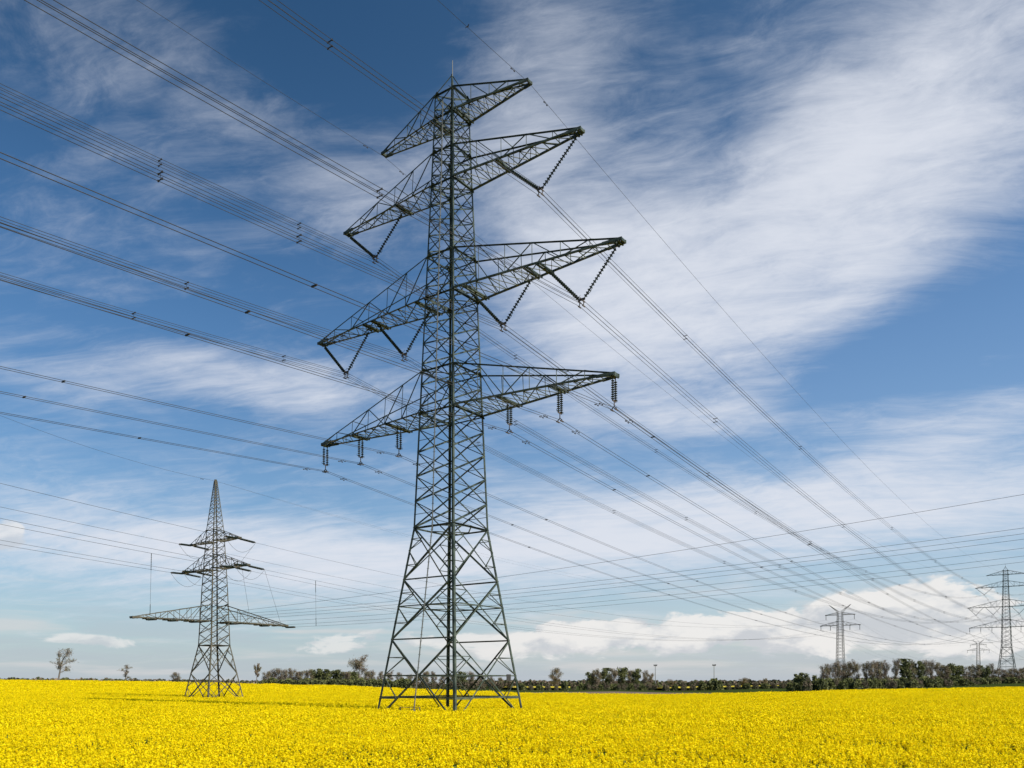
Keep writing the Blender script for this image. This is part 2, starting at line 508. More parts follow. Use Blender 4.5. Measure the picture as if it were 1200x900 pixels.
def crossarm(root, m, C, side, zb, zt, tip, nb, beams, tipw=.3, az=0.0, chord=.14, root_w=None, ends=None):
    """one side of a crossarm: two bottom chords, two top chords, lacing; beams = x of the transverse hanger beams"""
    ca, sa = math.cos(az), math.sin(az)
    R2 = np.array([[ca, -sa, 0], [sa, ca, 0], [0, 0, 1.]])
    b = MB(); out = []
    if root_w is None:
        i0, i1 = ((1, 2) if side > 0 else (0, 3))
        Bn, Bf, Tn, Tf = C(i0, zb), C(i1, zb), C(i0, zt), C(i1, zt)
    else:
        wx, wy = root_w
        Bn, Bf = R2 @ np.array([side * wx, -wy, zb]), R2 @ np.array([side * wx, wy, zb])
        Tn, Tf = R2 @ np.array([side * wx, -wy, zt]), R2 @ np.array([side * wx, wy, zt])
    X = R2 @ np.array([side * 1., 0, 0]); Yv = R2 @ np.array([0, 1., 0]); Zv = np.array([0, 0, 1.])
    tb = X * tip + Zv * zb
    Bnt, Bft = tb - Yv * tipw, tb + Yv * tipw
    Tnt, Tft = Bnt + Zv * .16, Bft + Zv * .16
    b.angle(Bn, Bnt, chord, -Zv); b.angle(Bf, Bft, chord, -Zv)
    b.angle(Tn, Tnt, chord * .75, Zv); b.angle(Tf, Tft, chord * .75, Zv)
    # root diagonals and the plan frame at the body
    b.angle(Bn, Bf, chord * .8, -Zv); b.angle(Tn, Tf, chord * .8, Zv)
    t = [0] + [((k + 1) / nb) for k in range(nb)]
    for k in range(nb):
        t0, t1 = t[k], t[k + 1]
        for (P0, P1, Q0, Q1, s) in ((Bn, Bnt, Tn, Tnt, -1), (Bf, Bft, Tf, Tft, 1)):
            if k < nb - 1: b.bar(lerp(P0, P1, t1), lerp(Q0, Q1, t1), .055)
            if k % 2 == 0: b.bar(lerp(P0, P1, t0) if k else lerp(Q0, Q1, t0), lerp(Q0, Q1, t1) if k else lerp(P0, P1, t1), .07)
            else: b.bar(lerp(P0, P1, t1), lerp(Q0, Q1, t0), .07)
        if k < nb - 1 and k % 2 == 1: b.bar(lerp(Tn, Tnt, t1), lerp(Tf, Tft, t1), .05)
    n2 = nb * 2 + 1
    for k in range(n2):
        t0, t1 = k / n2, (k + 1) / n2
        b.bar(lerp(Bn, Bnt, t0), lerp(Bf, Bft, t1), .055); 
        if k < n2 * .55: b.bar(lerp(Bf, Bft, t0), lerp(Bn, Bnt, t1), .05)
        b.bar(lerp(Bn, Bnt, t1), lerp(Bf, Bft, t1), .055)
    # closed tip plate
    b.bar(lerp(Bn, Bnt, .90) + Zv * .07, Bnt + Zv * .07 + X * .12, .12, .26); b.bar(lerp(Bf, Bft, .90) + Zv * .07, Bft + Zv * .07 + X * .12, .12, .26)
    b.bar(Bnt - Yv * .06 + Zv * .08, Bft + Yv * .06 + Zv * .08, .16, .24)
    arm = b.build('crossarm', m, root)
    L0 = np.linalg.norm((Bn + Bf) / 2 - ((Bn + Bf) / 2) @ X * X * 0) if 0 else ((Bn + Bf) / 2) @ X
    for xb in beams:
        tt = (xb - L0) / (tip - L0)
        h = MB()
        p, q = lerp(Bn, Bnt, tt), lerp(Bf, Bft, tt)
        for o in (-.16, .16):
            h.bar(p + X * o - Zv * .05 - Yv * .1, q + X * o - Zv * .05 + Yv * .1, .13, .15)
        h.bar(lerp(p, q, .5) - Zv * .07 - X * .2, lerp(p, q, .5) - Zv * .07 + X * .2, .2, .1)
        h.build('hanger_beam', m, arm)
    return arm

# ---- the big double-voltage pylon --------------------------------------------------
YAW = RAD(-36.222)
RATIO = 1.0628
Z0 = -SOIL                                   # every height below is counted from the eye; object origin sits on the soil
MX, MY = -5.6775, 80.0
mz = float(ground(MX, MY))
U = np.array([math.cos(YAW), math.sin(YAW), 0]); V = np.array([-math.sin(YAW), math.cos(YAW), 0])
H = lambda z: z + CAM_Z - mz                  # eye-relative height -> local height
TABM = [(H(-3.6), 4.814), (H(14.46), 2.4127), (H(29.133), 1.9391), (H(49.892), 1.266), (H(55.487), 1.1154)]
pm = thing('lattice_pylon', 'huge dark lattice pylon with four crossarms standing closest in the yellow rapeseed', 'pylon', (MX, MY, mz), YAW, 'pylons of the double-voltage line')
CM = body(pm, STEEL, TABM, RATIO, H(-3.45), H(55.487), H(14.46), (.24, .21, .13), big=[(H(14.46), H(9.58), ('mid0', 'bot')), (H(9.58), H(4.04), ('mid', 'bot')), (H(4.04), H(-3.45), ('mid', 'low'))],
          top_apex=np.array([0, 0, H(57.7)]), diag_w=(.125, .085), kpanel=.485, plan=[H(q_) for q_ in (25.181, 29.133, 36.083, 40.0, 46.736, 49.892, 53.17, 55.4)])
ARMS = [(53.17, 55.487, 8.908, 4, [1.4], .30), (46.736, 49.892, 14.333, 5, [6.1, 13.97], .30), (36.083, 40.0, 18.231, 6, [2.9, 9.3, 10.6, 17.85], .34), (25.181, 29.133, 17.56, 6, [6.75, 12.11, 17.4], .34)]
for zb, zt, tip, nb, beams, tw in ARMS:
    for sd in (-1, 1):
        crossarm(pm, STEEL, CM, sd, H(zb), H(zt), tip, nb, beams, tw, chord=.15)
# lightning rod
lr = MB(); lr.tube([(0.05, 0, H(55.8)), (0.05, 0, H(59.0))], .055, 8, .035); lr.build('lightning_rod', STEEL_GALV, pm)
# climbing rail up the middle of one face, with its small guard frame at the foot
cr = MB()
zz = np.linspace(H(-2.9), H(54.5), 60)
facep = lambda z: (CM(0, z) + CM(1, z)) / 2 + np.array([0, -.12, 0])
facep = lambda z: lerp(CM(0, z), CM(1, z), .5) + np.array([0, -.10, 0])
cr.tube([facep(z) for z in zz], .055, 6)
for z in np.arange(H(-1), H(54), .6):
    p = facep(z); cr.bar(p + [-.16, 0, 0], p + [.16, 0, 0], .025)
rail = cr.build('climbing_rail', STEEL_GALV, pm)
gd = MB(); p = facep(H(-2.6))
for dx in (-1.25, 1.05): gd.bar(p + [dx, -.4, -1.0], p + [dx, -.4, .55], .06)
gd.bar(p + [-1.25, -.4, .5], p + [1.05, -.4, .5], .05); gd.bar(p + [0, -.1, -1], p + [0, -.1, .35], .3)
gd.build('guard_frame', STEEL_GALV, rail)
# number plate bolted under the lower belt
sg = MB()
pa = lerp(CM(1, H(.55)), CM(2, H(.55)), .86)
sg.bar(pa + [.0, -.33, 0], pa + [0, .33, 0], .03, .62, ref=(0, 0, 1)); sg.build('sign_plate', SIGN, pm)

# ---- insulators (things that hang from the arms; local frame like the pylon) ---------
ZT = {'u': 46.736, 'm': 36.083, 'l': 25.181}
CLAMP = {'u': 42.90, 'm': 31.98, 'l': 22.42}    # height of the conductors' centre
def make_v(half, drop):
    t = thing('v_insulator', '', 'insulator', (0, 0, 0), 0, 'V-shaped insulator sets')
    for sx in (-1, 1):
        top = np.array([sx * half, 0, -.15]); bot = np.array([sx * .22, 0, -drop + .42])
        st = None
        b = MB(); b.bar(top + [0, -.3, 0], top + [0, .3, 0], .09, .12)
        b2 = MB()
        for sy_ in (0.0,):
            o = np.array([0, sy_, 0])
            b.sheds(lerp(top, bot, .05) + o, lerp(top, bot, .97) + o, 17, .055, .165, 10)
        # arcing horns
        q = lerp(top, bot, .93); b.tube([q, q + [sx * .42, .05, .18], q + [sx * .5, .06, .42]], .022, 4)
        b.tube([q, q + [0, .4, .2], q + [0, .5, .42]], .02, 4)
        b.build('insulator_string', PORCELAIN, t)
    y = MB(); y.bar([-.34, 0, -drop + .40], [.34, 0, -drop + .40], .07, .2); y.bar([0, -.25, -drop + .42], [0, .25, -drop + .42], .08, .12)
    yk = y.build('yoke', RUSTY, t)
    for sx in (-.2, .2):
        h = MB(); h.bar([sx, 0, -drop + .38], [sx, 0, -drop - .24], .055)
        for dz in (.2, -.2): h.bar([sx, -.22, -drop + dz], [sx, .22, -drop + dz], .075, .09)
        h.build('clamp_hanger', RUSTY, t)
    return t
def make_i(drop):
    t = thing('suspension_insulator', '', 'insulator', (0, 0, 0), 0, 'twin suspension insulators')
    for sy_ in (-.23, .23):
        b = MB(); b.bar([0, sy_, -.05], [0, sy_, -.35], .06)
        b.sheds([0, sy_, -.32], [0, sy_, -1.98], 9, .045, .15, 10); b.tube([[0, sy_, -1.9], [0, sy_ * 2.1, -1.98], [0, sy_ * 2.3, -1.8]], .02, 4)
        b.build('insulator_string', PORCELAIN, t)
    y = MB(); y.bar([0, -.3, -2.03], [0, .3, -2.03], .07, .1); y.bar([0, 0, -2.0], [0, 0, -drop + .28], .06)
    y.bar([0, 0, -drop + .3], [-.2, 0, -drop + .12], .06); y.bar([0, 0, -drop + .3], [.2, 0, -drop + .12], .06)
    yk = y.build('yoke', RUSTY, t)
    for sx in (-.2, .2):
        h = MB(); h.bar([sx, 0, -drop + .16], [sx, 0, -drop - .05], .06); h.bar([sx, -.25, -drop], [sx, .25, -drop], .08, .09)
        h.build('clamp_hanger', RUSTY, t)
    return t
PHASES = [('u', 10.12), ('u', -10.12), ('m', 14.3), ('m', 6.06), ('m', -6.06), ('m', -14.3), ('l', 17.4), ('l', 12.11), ('l', 6.75), ('l', -6.75), ('l', -12.11), ('l', -17.4)]
SIDE = {1: 'arm half reaching toward the viewer', -1: 'arm half reaching away'}
def where(lv, a):
    arm = {'u': 'upper', 'm': 'middle', 'l': 'lowest'}[lv]
    if lv == 'u': pos = ''
    elif lv == 'm': pos = 'outer ' if abs(a) > 10 else 'inner '
    else: pos = 'outermost ' if abs(a) > 15 else 'middle ' if abs(a) > 10 else 'innermost '
    return arm, pos
v_proto = {'u': make_v(3.85, 46.736 - CLAMP['u']), 'm': make_v(3.45, 36.083 - CLAMP['m'])}
i_proto = make_i(25.181 - CLAMP['l'])
used = set()
def hang_insulators(base, z_off, which, pname):
    for lv, a in PHASES:
        if not which(lv, a): continue
        arm, pos = where(lv, a)
        proto = i_proto if lv == 'l' else v_proto[lv]
        p = base + U * a + np.array([0, 0, ZT[lv] - .06 + z_off])
        side = 'nearer' if a > 0 else 'farther'
        kindw = 'twin hanging' if lv == 'l' else 'V-shaped'
        lab = f'{kindw} dark insulator, {pos}one, {side} half of the {pname} {arm} crossarm'
        if id(proto) not in used:
            used.add(id(proto)); proto.location = tuple(p); proto.rotation_euler = (0, 0, YAW); proto['label'] = lab
        else:
            dup(proto, tuple(p), YAW, lab)
BASE_M = np.array([MX, MY, CAM_Z])
hang_insulators(BASE_M, 0, lambda l, a: True, "big pylon's")

# ---- next pylon of the same line ----------------------------------------------------
T4 = np.array([263.235, 456.928, CAM_Z + 4.877])
p4 = dup(pm, (T4[0], T4[1], T4[2] - CAM_Z + mz), YAW, 'distant four-armed lattice pylon rising from the tree belt, same build as the big pylon')
hang_insulators(T4, 0, lambda l, a: a < 7 and not (l == 'u' and a > 0), "distant same-type pylon's")

# ------------------------------------------------------------------ conductors
def para(A, d, s, k, Lm, n=40):
    t = np.linspace(0, Lm, n); P_ = A + d * t[:, None]; P_[:, 2] += s * t + k * t * t; return P_
def span(A, B, sag, n=60):
    t = np.linspace(0, 1, n)[:, None]; P_ = A + (B - A) * t; P_[:, 2] -= 4 * sag * (t * (1 - t))[:, 0]; return P_
def cond_offsets(kind):
    if kind == 'quad': return [(-.2, .2), (.2, .2), (.2, -.2), (-.2, -.2)]
    if kind == 'twin': return [(-.2, 0), (.2, 0)]
    return [(0, 0)]
def conductor(name, label, cat, group, path, kind, r, uvec, spacers=(), dampers=()):
    path = np.asarray(path)
    if kind == 'single':
        b = MB(); b.tube(path, r, 5); o = b.build(name, WIRE); tag(o, label, cat, group); 
        for s_ in dampers: damper(o, path, s_, (0, 0), uvec)
        return o
    root = thing(name, label, cat, (0, 0, 0), 0, group)
    for (a, c) in cond_offsets(kind):
        b = MB(); b.tube(path + uvec * a + np.array([0, 0, c]), r, 5); b.build('conductor', WIRE, root)
    seg = np.concatenate([[0], np.cumsum(np.linalg.norm(np.diff(path, axis=0), axis=1))])
    for s_ in spacers:
        p = np.array([np.interp(s_, seg, path[:, j]) for j in range(3)])
        b = MB(); of = cond_offsets(kind)
        w3 = [p + uvec * a + np.array([0, 0, c]) for a, c in of]
        if kind == 'twin': b.bar(w3[0], w3[1], .07, .09)
        else:
            for i in (0, 2): b.bar(w3[i], w3[i + 1], .045, .05)
            b.bar(lerp(w3[0], w3[1], .5), lerp(w3[2], w3[3], .5), .02)
            for q in w3: b.bar(q - [.0, .0, .05], q + [0, 0, .05], .085)
        b.build('spacer', SPACER, root)
    for s_ in dampers:
        for a, c in cond_offsets(kind):
            damper(root, path, s_, (a, c), uvec)
    return root
def damper(root, path, s_, off, uvec):
    seg = np.concatenate([[0], np.cumsum(np.linalg.norm(np.diff(path, axis=0), axis=1))])
    p = np.array([np.interp(s_, seg, path[:, j]) for j in range(3)]) + uvec * off[0] + np.array([0, 0, off[1]])
    q = np.array([np.interp(s_ + .3, seg, path[:, j]) for j in range(3)]) + uvec * off[0] + np.array([0, 0, off[1]])
    d = (q - p) / np.linalg.norm(q - p)
    b = MB(); b.bar(p + [0, 0, .02], p - [0, 0, .12], .04); b.bar(p - d * .24 - [0, 0, .12], p + d * .24 - [0, 0, .12], .025)
    for s in (-1, 1): b.bar(p + d * s * .16 - [0, 0, .13], p + d * s * .30 - [0, 0, .13], .075)
    b.build('damper', SPACER, root)

AZB = RAD(34.69)
DB = -np.array([math.sin(AZB), math.cos(AZB), 0])
NXT = (T4 - np.array([MX, MY, CAM_Z])); 
SPACER_AT = {('u', 10): [382, 805, 940, 1047, 1098], ('m', 14): [442, 840, 990, 1067], ('m', 6): [181, 347, 664, 831], ('u', -10): [181, 347, 604, 770], ('m', -6): [214, 400, 604, 805], ('m', -14): [152, 330, 560, 720],
             ('l', 17): [364.6, 766], ('l', 12): [286, 760], ('l', 7): [215, 720], ('l', -7): [69, 640], ('l', -12): [23, 600], ('l', -17): [160, 620]}
def line_a(lv, a, z, s, k, sag, kind, r, label, cat, group, sp0=30):
    A = BASE_M + U * a + np.array([0, 0, z]); B = T4 + U * a + np.array([0, 0, z]); E_ = B + NXT
    BK = 175
    back = para(A, DB, -s, k, BK, 46)[::-1]
    P_ = np.concatenate([back, span(A, B, sag, 80)[1:], span(B, E_, sag, 40)[1:]])
    n0 = float(np.sum(np.linalg.norm(np.diff(back, axis=0), axis=1)))
    ph = (abs(a) * 7.3 + z) % 17
    seg_ = np.concatenate([[0], np.cumsum(np.linalg.norm(np.diff(P_, axis=0), axis=1))])
    bear = np.where(P_[:, 1] > 5, 600 + 1006.8 * P_[:, 0] / np.maximum(P_[:, 1], 5), -999)
    sp = [n0 + d for d in list(np.arange(26 + ph, 560, 43)) + list(-np.arange(22 + ph, 160, 46))] if kind != 'single' else []
    if kind == 'twin': sp = [n0 + d for d in list(np.arange(60 + ph, 560, 62)) + list(-np.arange(50 + ph, 160, 60))]
    seen = SPACER_AT.get((lv, round(a)), [])
    if seen:
        got = [float(np.interp(q, bear[bear > -900], seg_[bear > -900])) for q in seen]
        last = max(got); got += [last + 46 * (i + 1) for i in range(12) if last + 46 * (i + 1) < n0 + 560]
        first = min(got); got += [first - 48 * (i + 1) for i in range(3) if first - 48 * (i + 1) > 5]
        sp = got
    dm = [n0 + 2.6, n0 - 2.6] if kind in ('twin', 'single') else []
    conductor('overhead_conductor' if kind != 'single' else 'earth_wire', label, cat, group, P_, kind, r, U, sp, dm)
for lv, a in PHASES:
    arm, pos = where(lv, a); side = 'nearer' if a > 0 else 'farther'
    if lv == 'l':
        line_a(lv, a, CLAMP[lv], .0706, .05e-3, 11.6, 'twin', .0195, f'two-wire conductor on the {pos}insulator of the {side} half, big pylon lowest crossarm', 'power line', 'conductors of the big pylon line')
    else:
        line_a(lv, a, CLAMP[lv], .0987, .34e-3, 12.5, 'quad', .019, f'four-wire conductor on the {pos}V insulator of the {side} half, big pylon {arm} crossarm', 'power line', 'conductors of the big pylon line')
line_a('e', 8.95, 53.08, .081, .53e-3, 13.2, 'single', .016, 'thin earth wire from the nearer tip of the topmost crossarm', 'earth wire', 'earth wires of the big pylon line')
line_a('e', -8.95, 53.08, .081, .53e-3, 13.2, 'single', .016, 'thin earth wire from the farther tip of the topmost crossarm', 'earth wire', 'earth wires of the big pylon line')

# ------------------------------------------------------------------ tension pylon where a branch line leaves
LX, LY = -46.82, 135.0
lz = float(ground(LX, LY))
HL = lambda z: z + CAM_Z - lz
pl = thing('lattice_pylon', 'smaller weathered lattice pylon with pointed top and one long lower crossarm turned across', 'pylon', (LX, LY, lz), 0.0)
YB = -.64; YU = -.63; YV2 = -.74 + math.pi / 2
TABL = [(HL(-3.6), 3.43), (HL(6.03), 1.73), (HL(14.64), 1.432), (HL(24.08), .973), (HL(31.95), .20)]
CL_ = body(pl, STEEL_OLD, TABL, 1.0, HL(-3.4), HL(31.95), HL(6.03), (.20, .18, .10), yaw=YB, big=[(HL(6.03), HL(1.6), ('mid0',)), (HL(1.6), HL(-3.4), ('mid0',))], diag_w=(.10, .06), kpanel=.5)
for zb, zt, tip, nb, bms in ((22.34, 24.2, 6.16, 3, [5.9]), (17.98, 20.3, 8.35, 4, [5.0, 8.1])):
    for sd in (-1, 1):
        w_ = prof(TABL, HL(zb)) * .95
        crossarm(pl, STEEL_OLD, CL_, sd, HL(zb), HL(zt), tip, nb, bms, .3, az=YU, chord=.13, root_w=(w_ * .8, w_))
for sd in (-1, 1):
    w_ = prof(TABL, HL(9.66)) * .95
    crossarm(pl, STEEL_OLD, CL_, sd, HL(9.66), HL(12.3), 13.0, 6, [1.9, 4.2, 7.7, 10.9, 12.8], .45, az=YV2, chord=.16, root_w=(w_ * .8, w_))
pk = MB(); pk.bar([0, 0, HL(31.5)], [0, 0, HL(32.2)], .34); pk.build('peak_cap', STEEL_OLD, pl)
BL = np.array([LX, LY, CAM_Z])
UL = np.array([math.cos(YU), math.sin(YU), 0]); VL = np.array([-math.sin(-.74), math.cos(-.74), 0])
dirv = lambda az: np.array([math.sin(az), math.cos(az), 0])
AZF, AZK, AZR = RAD(40.0), RAD(203.08), RAD(115.09)

def tension_string(p, d, slope, Ls, label, grp):
    """a pair of long insulators pulled along the wire; returns its outer end"""
    d3 = d + np.array([0, 0, slope]); d3 /= np.linalg.norm(d3)
    e = p + d3 * Ls
    side = np.cross(d3, [0, 0, 1.]); side /= np.linalg.norm(side)
    t = thing('tension_insulator', label, 'insulator', tuple(p), 0, grp)
    for s in (-.16, .16):
        b = MB(); b.sheds(d3 * .25 + side * s, d3 * (Ls - .25) + side * s, 14, .06, .15, 8); b.build('insulator_string', PORCELAIN, t)
    y = MB()
    for q in (.2, Ls - .2): y.bar(d3 * q - side * .24, d3 * q + side * .24, .07, .1)
    y.bar([0, 0, 0], d3 * .22, .06); y.bar(d3 * (Ls - .22), d3 * Ls, .06)
    y.build('yoke', RUSTY, t)
    return e

# positions of the Y-topped pylons further along this line
Y1 = np.array([132.7, 347.0, CAM_Z]); Y2 = np.array([366.0, 674.0, CAM_Z + 2.6])
ypz1 = float(ground(Y1[0], Y1[1])); 
HY = lambda z: z + CAM_Z - ypz1
py = thing('lattice_pylon', 'slim distant pylon with a Y-shaped head and two crossarms above the brown trees', 'pylon', (Y1[0], Y1[1], ypz1), YU, 'Y-topped pylons')
TABY = [(HY(-3.6), 2.3), (HY(6.5), 1.5), (HY(27.4), 1.0), (HY(28.9), 1.0)]
CY_ = body(py, STEEL_OLD, TABY, 1.0, 0.05, HY(28.9), HY(6.5), (.17, .15, .12), big=[(HY(6.5), 0.05, ('mid0',))], diag_w=(.09, .07), kpanel=.5)
for zb, zt, tip, nb, bms in ((27.7, 28.8, 5.72, 3, [5.5]), (23.43, 25.2, 7.78, 4, [3.8, 7.6])):
    for sd in (-1, 1): crossarm(py, STEEL_OLD, CY_, sd, HY(zb), HY(zt), tip, nb, bms, .25, chord=.13)
for sd in (-1, 1):
    hb = MB()
    for sy_ in (-1, 1):
        hb.angle([sd * .3, sy_ * .9, HY(28.9)], [sd * 4.2, sy_ * .15, HY(31.8)], .10, (0, 0, -1))
        hb.angle([sd * 1.0, sy_ * .9, HY(28.9)], [sd * 4.2, sy_ * .15, HY(31.75)], .09, (0, 0, -1))
    for q in np.linspace(.1, .9, 6):
        a0 = lerp([sd * .3, -.9, HY(28.9)], [sd * 4.2, -.15, HY(31.8)], q); a1 = lerp([sd * 1.0, .9, HY(28.9)], [sd * 4.2, .15, HY(31.75)], q)
        hb.bar(a0, a1, .045)
    hb.build('horn', STEEL_OLD, py)
def make_s():
    t = thing('suspension_insulator', '', 'insulator', (0, 0, 0), 0, 'insulators of the Y-topped pylons')
    b = MB(); b.sheds([0, 0, -.1], [0, 0, -1.7], 8, .06, .16, 7); b.build('insulator_string', PORCELAIN, t)
    y = MB(); y.bar([0, -.25, -1.75], [0, .25, -1.75], .1, .12); y.build('clamp_hanger', RUSTY, t)
    return t
sp_proto = make_s(); sp_used = False
YPH = [('top', -5.55, 27.65), ('top', 5.55, 27.65), ('low', -7.6, 23.38), ('low', -3.8, 23.38), ('low', 3.8, 23.38), ('low', 7.6, 23.38)]
for (B_, nm) in ((Y1, 'closer Y-topped pylon'), (Y2, 'faintest Y-topped pylon')):
    for lv, a, z in YPH:
        p = B_ + UL * a + np.array([0, 0, z - .05])
        lab = f"{'inner' if abs(a) < 5 and lv == 'low' else 'outer' if lv == 'low' else 'single'} short insulator, {'nearer' if a > 0 else 'farther'} half, {'upper' if lv == 'top' else 'lower'} arm, {nm}"
        if not sp_used: sp_proto.location = tuple(p); sp_proto.rotation_euler = (0, 0, YU); sp_proto['label'] = lab; sp_used = True
        else: dup(sp_proto, tuple(p), YU, lab)
dup(py, (Y2[0], Y2[1], Y2[2] - CAM_Z + ypz1), YU, 'faint Y-topped pylon farthest away, beside the distant four-armed pylon')

# wires of the branching line: back span, tension strings, jumpers, forward spans
CPH = [('top', -6.0, 22.28), ('top', 6.0, 22.28), ('mid', -8.2, 17.9), ('mid', -5.0, 17.9), ('mid', 5.0, 17.9), ('mid', 8.2, 17.9)]
WG = 'wires of the smaller pylon line'
ends = {}
for (lv, a, z), (yl_, ya, yz) in zip(CPH, YPH):
    p = BL + UL * a + np.array([0, 0, z])
    nm = f"{'outer' if abs(a) > 6 and lv == 'mid' else 'inner' if lv == 'mid' else ''}".strip()
    loc = f"{nm + ' ' if nm else ''}{'nearer' if a > 0 else 'farther'} end of the smaller pylon's {'top' if lv == 'top' else 'second'} arm"
    eb = tension_string(p, dirv(AZK), -.05, 3.0, 'dark tension insulator pulled toward the viewer, ' + loc, 'tension insulators')
    tgt = Y1 + UL * ya + np.array([0, 0, yz - 1.8])
    df = (tgt - p); df[2] = 0; df /= np.linalg.norm(df)
    ef = tension_string(p, df, -.10, 3.0, 'dark tension insulator pulled toward the horizon, ' + loc, 'tension insulators')
    tg2 = Y2 + UL * ya + np.array([0, 0, yz - 1.8])
    conductor('overhead_conductor', 'single wire coming in to the ' + loc, 'power line', WG, para(eb, dirv(AZK), -.0013, .244e-3, 125), 'single', .022, UL)
    conductor('overhead_conductor', 'single wire going out from the ' + loc, 'power line', WG,
              np.concatenate([span(ef, tgt, 7.0), span(tgt, tg2, 12.0, 40)[1:]]), 'single', .018, UL)
    conductor('jumper_wire', 'slack jumper loop, ' + loc, 'jumper', 'jumper loops', span(eb, ef, 1.9, 14), 'single', .022, UL)
    ends[(lv, round(a))] = (eb, ef)
pt = BL + np.array([0, 0, 31.98])
conductor('earth_wire', 'thin earth wire reaching the pointed top of the smaller pylon from behind the viewer', 'earth wire', WG, para(pt, dirv(AZK), -.0785, 2.14e-3, 110), 'single', .016, UL, dampers=(3.0,))
for sd in (-1, 1):
    hz = Y1 + UL * sd * 4.2 + np.array([0, 0, 31.75]); h2 = Y2 + UL * sd * 4.2 + np.array([0, 0, 31.75])
    conductor('earth_wire', f"thin earth wire from the pointed pylon top to the {'nearer' if sd > 0 else 'farther'} horn of the Y-topped pylon", 'earth wire', WG,
              np.concatenate([span(pt, hz, 6.4), span(hz, h2, 10, 40)[1:]]), 'single', .009, UL)

# branch line leaving across the field
for i, t_ in enumerate((-10.9, -7.6, -4.2, 1.9, 7.9, 12.8)):
    p = BL + VL * t_ + np.array([0, 0, 9.45])
    nm = ('outermost', 'middle', 'innermost')[i if i < 3 else 5 - i]
    lc = f"{nm} point, {'nearer' if t_ < 0 else 'farther'} half of the long lower arm"
    e = tension_string(p, dirv(AZR), .0, 2.2, 'small tension insulator at the ' + lc, 'tension insulators')
    conductor('overhead_conductor', 'wire leaving the ' + lc + ', crossing the field', 'power line', 'wires of the branch line', para(e, dirv(AZR), 0.0104, .3162e-3, 165), 'single', .017, VL)
    if i == 0: wb0 = para(e, dirv(AZR), 0.0104, .3162e-3, 165)
    if i == 5: wb5 = para(e, dirv(AZR), 0.0104, .3162e-3, 165)
conductor('earth_wire', 'topmost wire of the branch line, leaving the smaller pylon body above its long arm', 'earth wire', 'wires of the branch line', para(BL + np.array([0, 0, 11.0]), dirv(AZR), .05, .25e-3, 165), 'single', .02, VL)

# droppers: upright jumpers with an insulator at either end
def dropper(top, bot, label, ins=True):
    t = thing('dropper_wire', label, 'dropper', tuple(top), 0, 'droppers of the smaller pylon')
    d = np.asarray(bot) - np.asarray(top)
    b = MB(); b.tube([d * 0, d], .018, 5); b.build('conductor', WIRE, t)
    if ins:
        for q0, q1 in ((.0, .26), (.82, 1.0)):
            b = MB(); b.sheds(d * q0, d * q1, 10, .03, .06, 6); b.build('insulator_string', PORCELAIN, t)
    return t
def on_wire_at(path, px):
    b = 600 + 1006.8 * path[:, 0] / path[:, 1]; i = int(np.argmin(abs(b - px))); return path[i]
wk = para(ends[('mid', 5)][0], dirv(AZK), -.0013, .244e-3, 125, 400)
tp = on_wire_at(wk, 177); bt = BL - VL * 10.3 + np.array([0, 0, 10.2])
dropper(tp, bt, 'upright dropper with dark ends above the nearer tip of the long lower arm')
wf = span(ends[('mid', 8)][1], Y1 + UL * 7.6 + np.array([0, 0, 21.35]), 7.0, 400)
tp = on_wire_at(wf, 370.5); bt = on_wire_at(wb5, 370); 
dropper(tp, bt, 'upright dropper with dark ends standing clear between the smaller and the big pylon')
e1 = ends[('top', 6)][1]; e2 = ends[('mid', 8)][1]
kx = BL + UL * 6.6 + np.array([0, 0, 18.6])
dropper(e1, kx, 'short slanting dropper below the nearer end of the top arm', False)
dropper(kx, BL + VL * 6.3 + np.array([0, 0, 10.1]), 'long upright dropper down to the farther half of the long lower arm', False)
dropper(e2, BL + VL * 12.0 + np.array([0, 0, 9.9]), 'slanting dropper reaching the farther tip of the long lower arm', False)

# ------------------------------------------------------------------ trees
def limb(b, p, d, L, r, depth, tips, spread, up):
    n = 5; pts_ = [np.array(p)]; dd = np.array(d, float)
    for i in range(n):
        dd = dd + RNG.normal(0, .10, 3) + np.array([0, 0, up * .06]); dd /= np.linalg.norm(dd)
        pts_.append(pts_[-1] + dd * L / n)
    b.tube(pts_, r, 5 if depth > 0 else 4, r * .55, cap=False)
    tips.extend([q for q in pts_[2:]])
    if depth == 0: return
    for k in range(RNG.integers(3, 5)):
        t = RNG.uniform(.35, 1.0); q = pts_[min(n, int(t * n))]
        nd = dd + RNG.normal(0, spread, 3) + np.array([0, 0, up * .25]); nd /= np.linalg.norm(nd)
        limb(b, q, nd, L * RNG.uniform(.55, .8), r * .5, depth - 1, tips, spread, up)

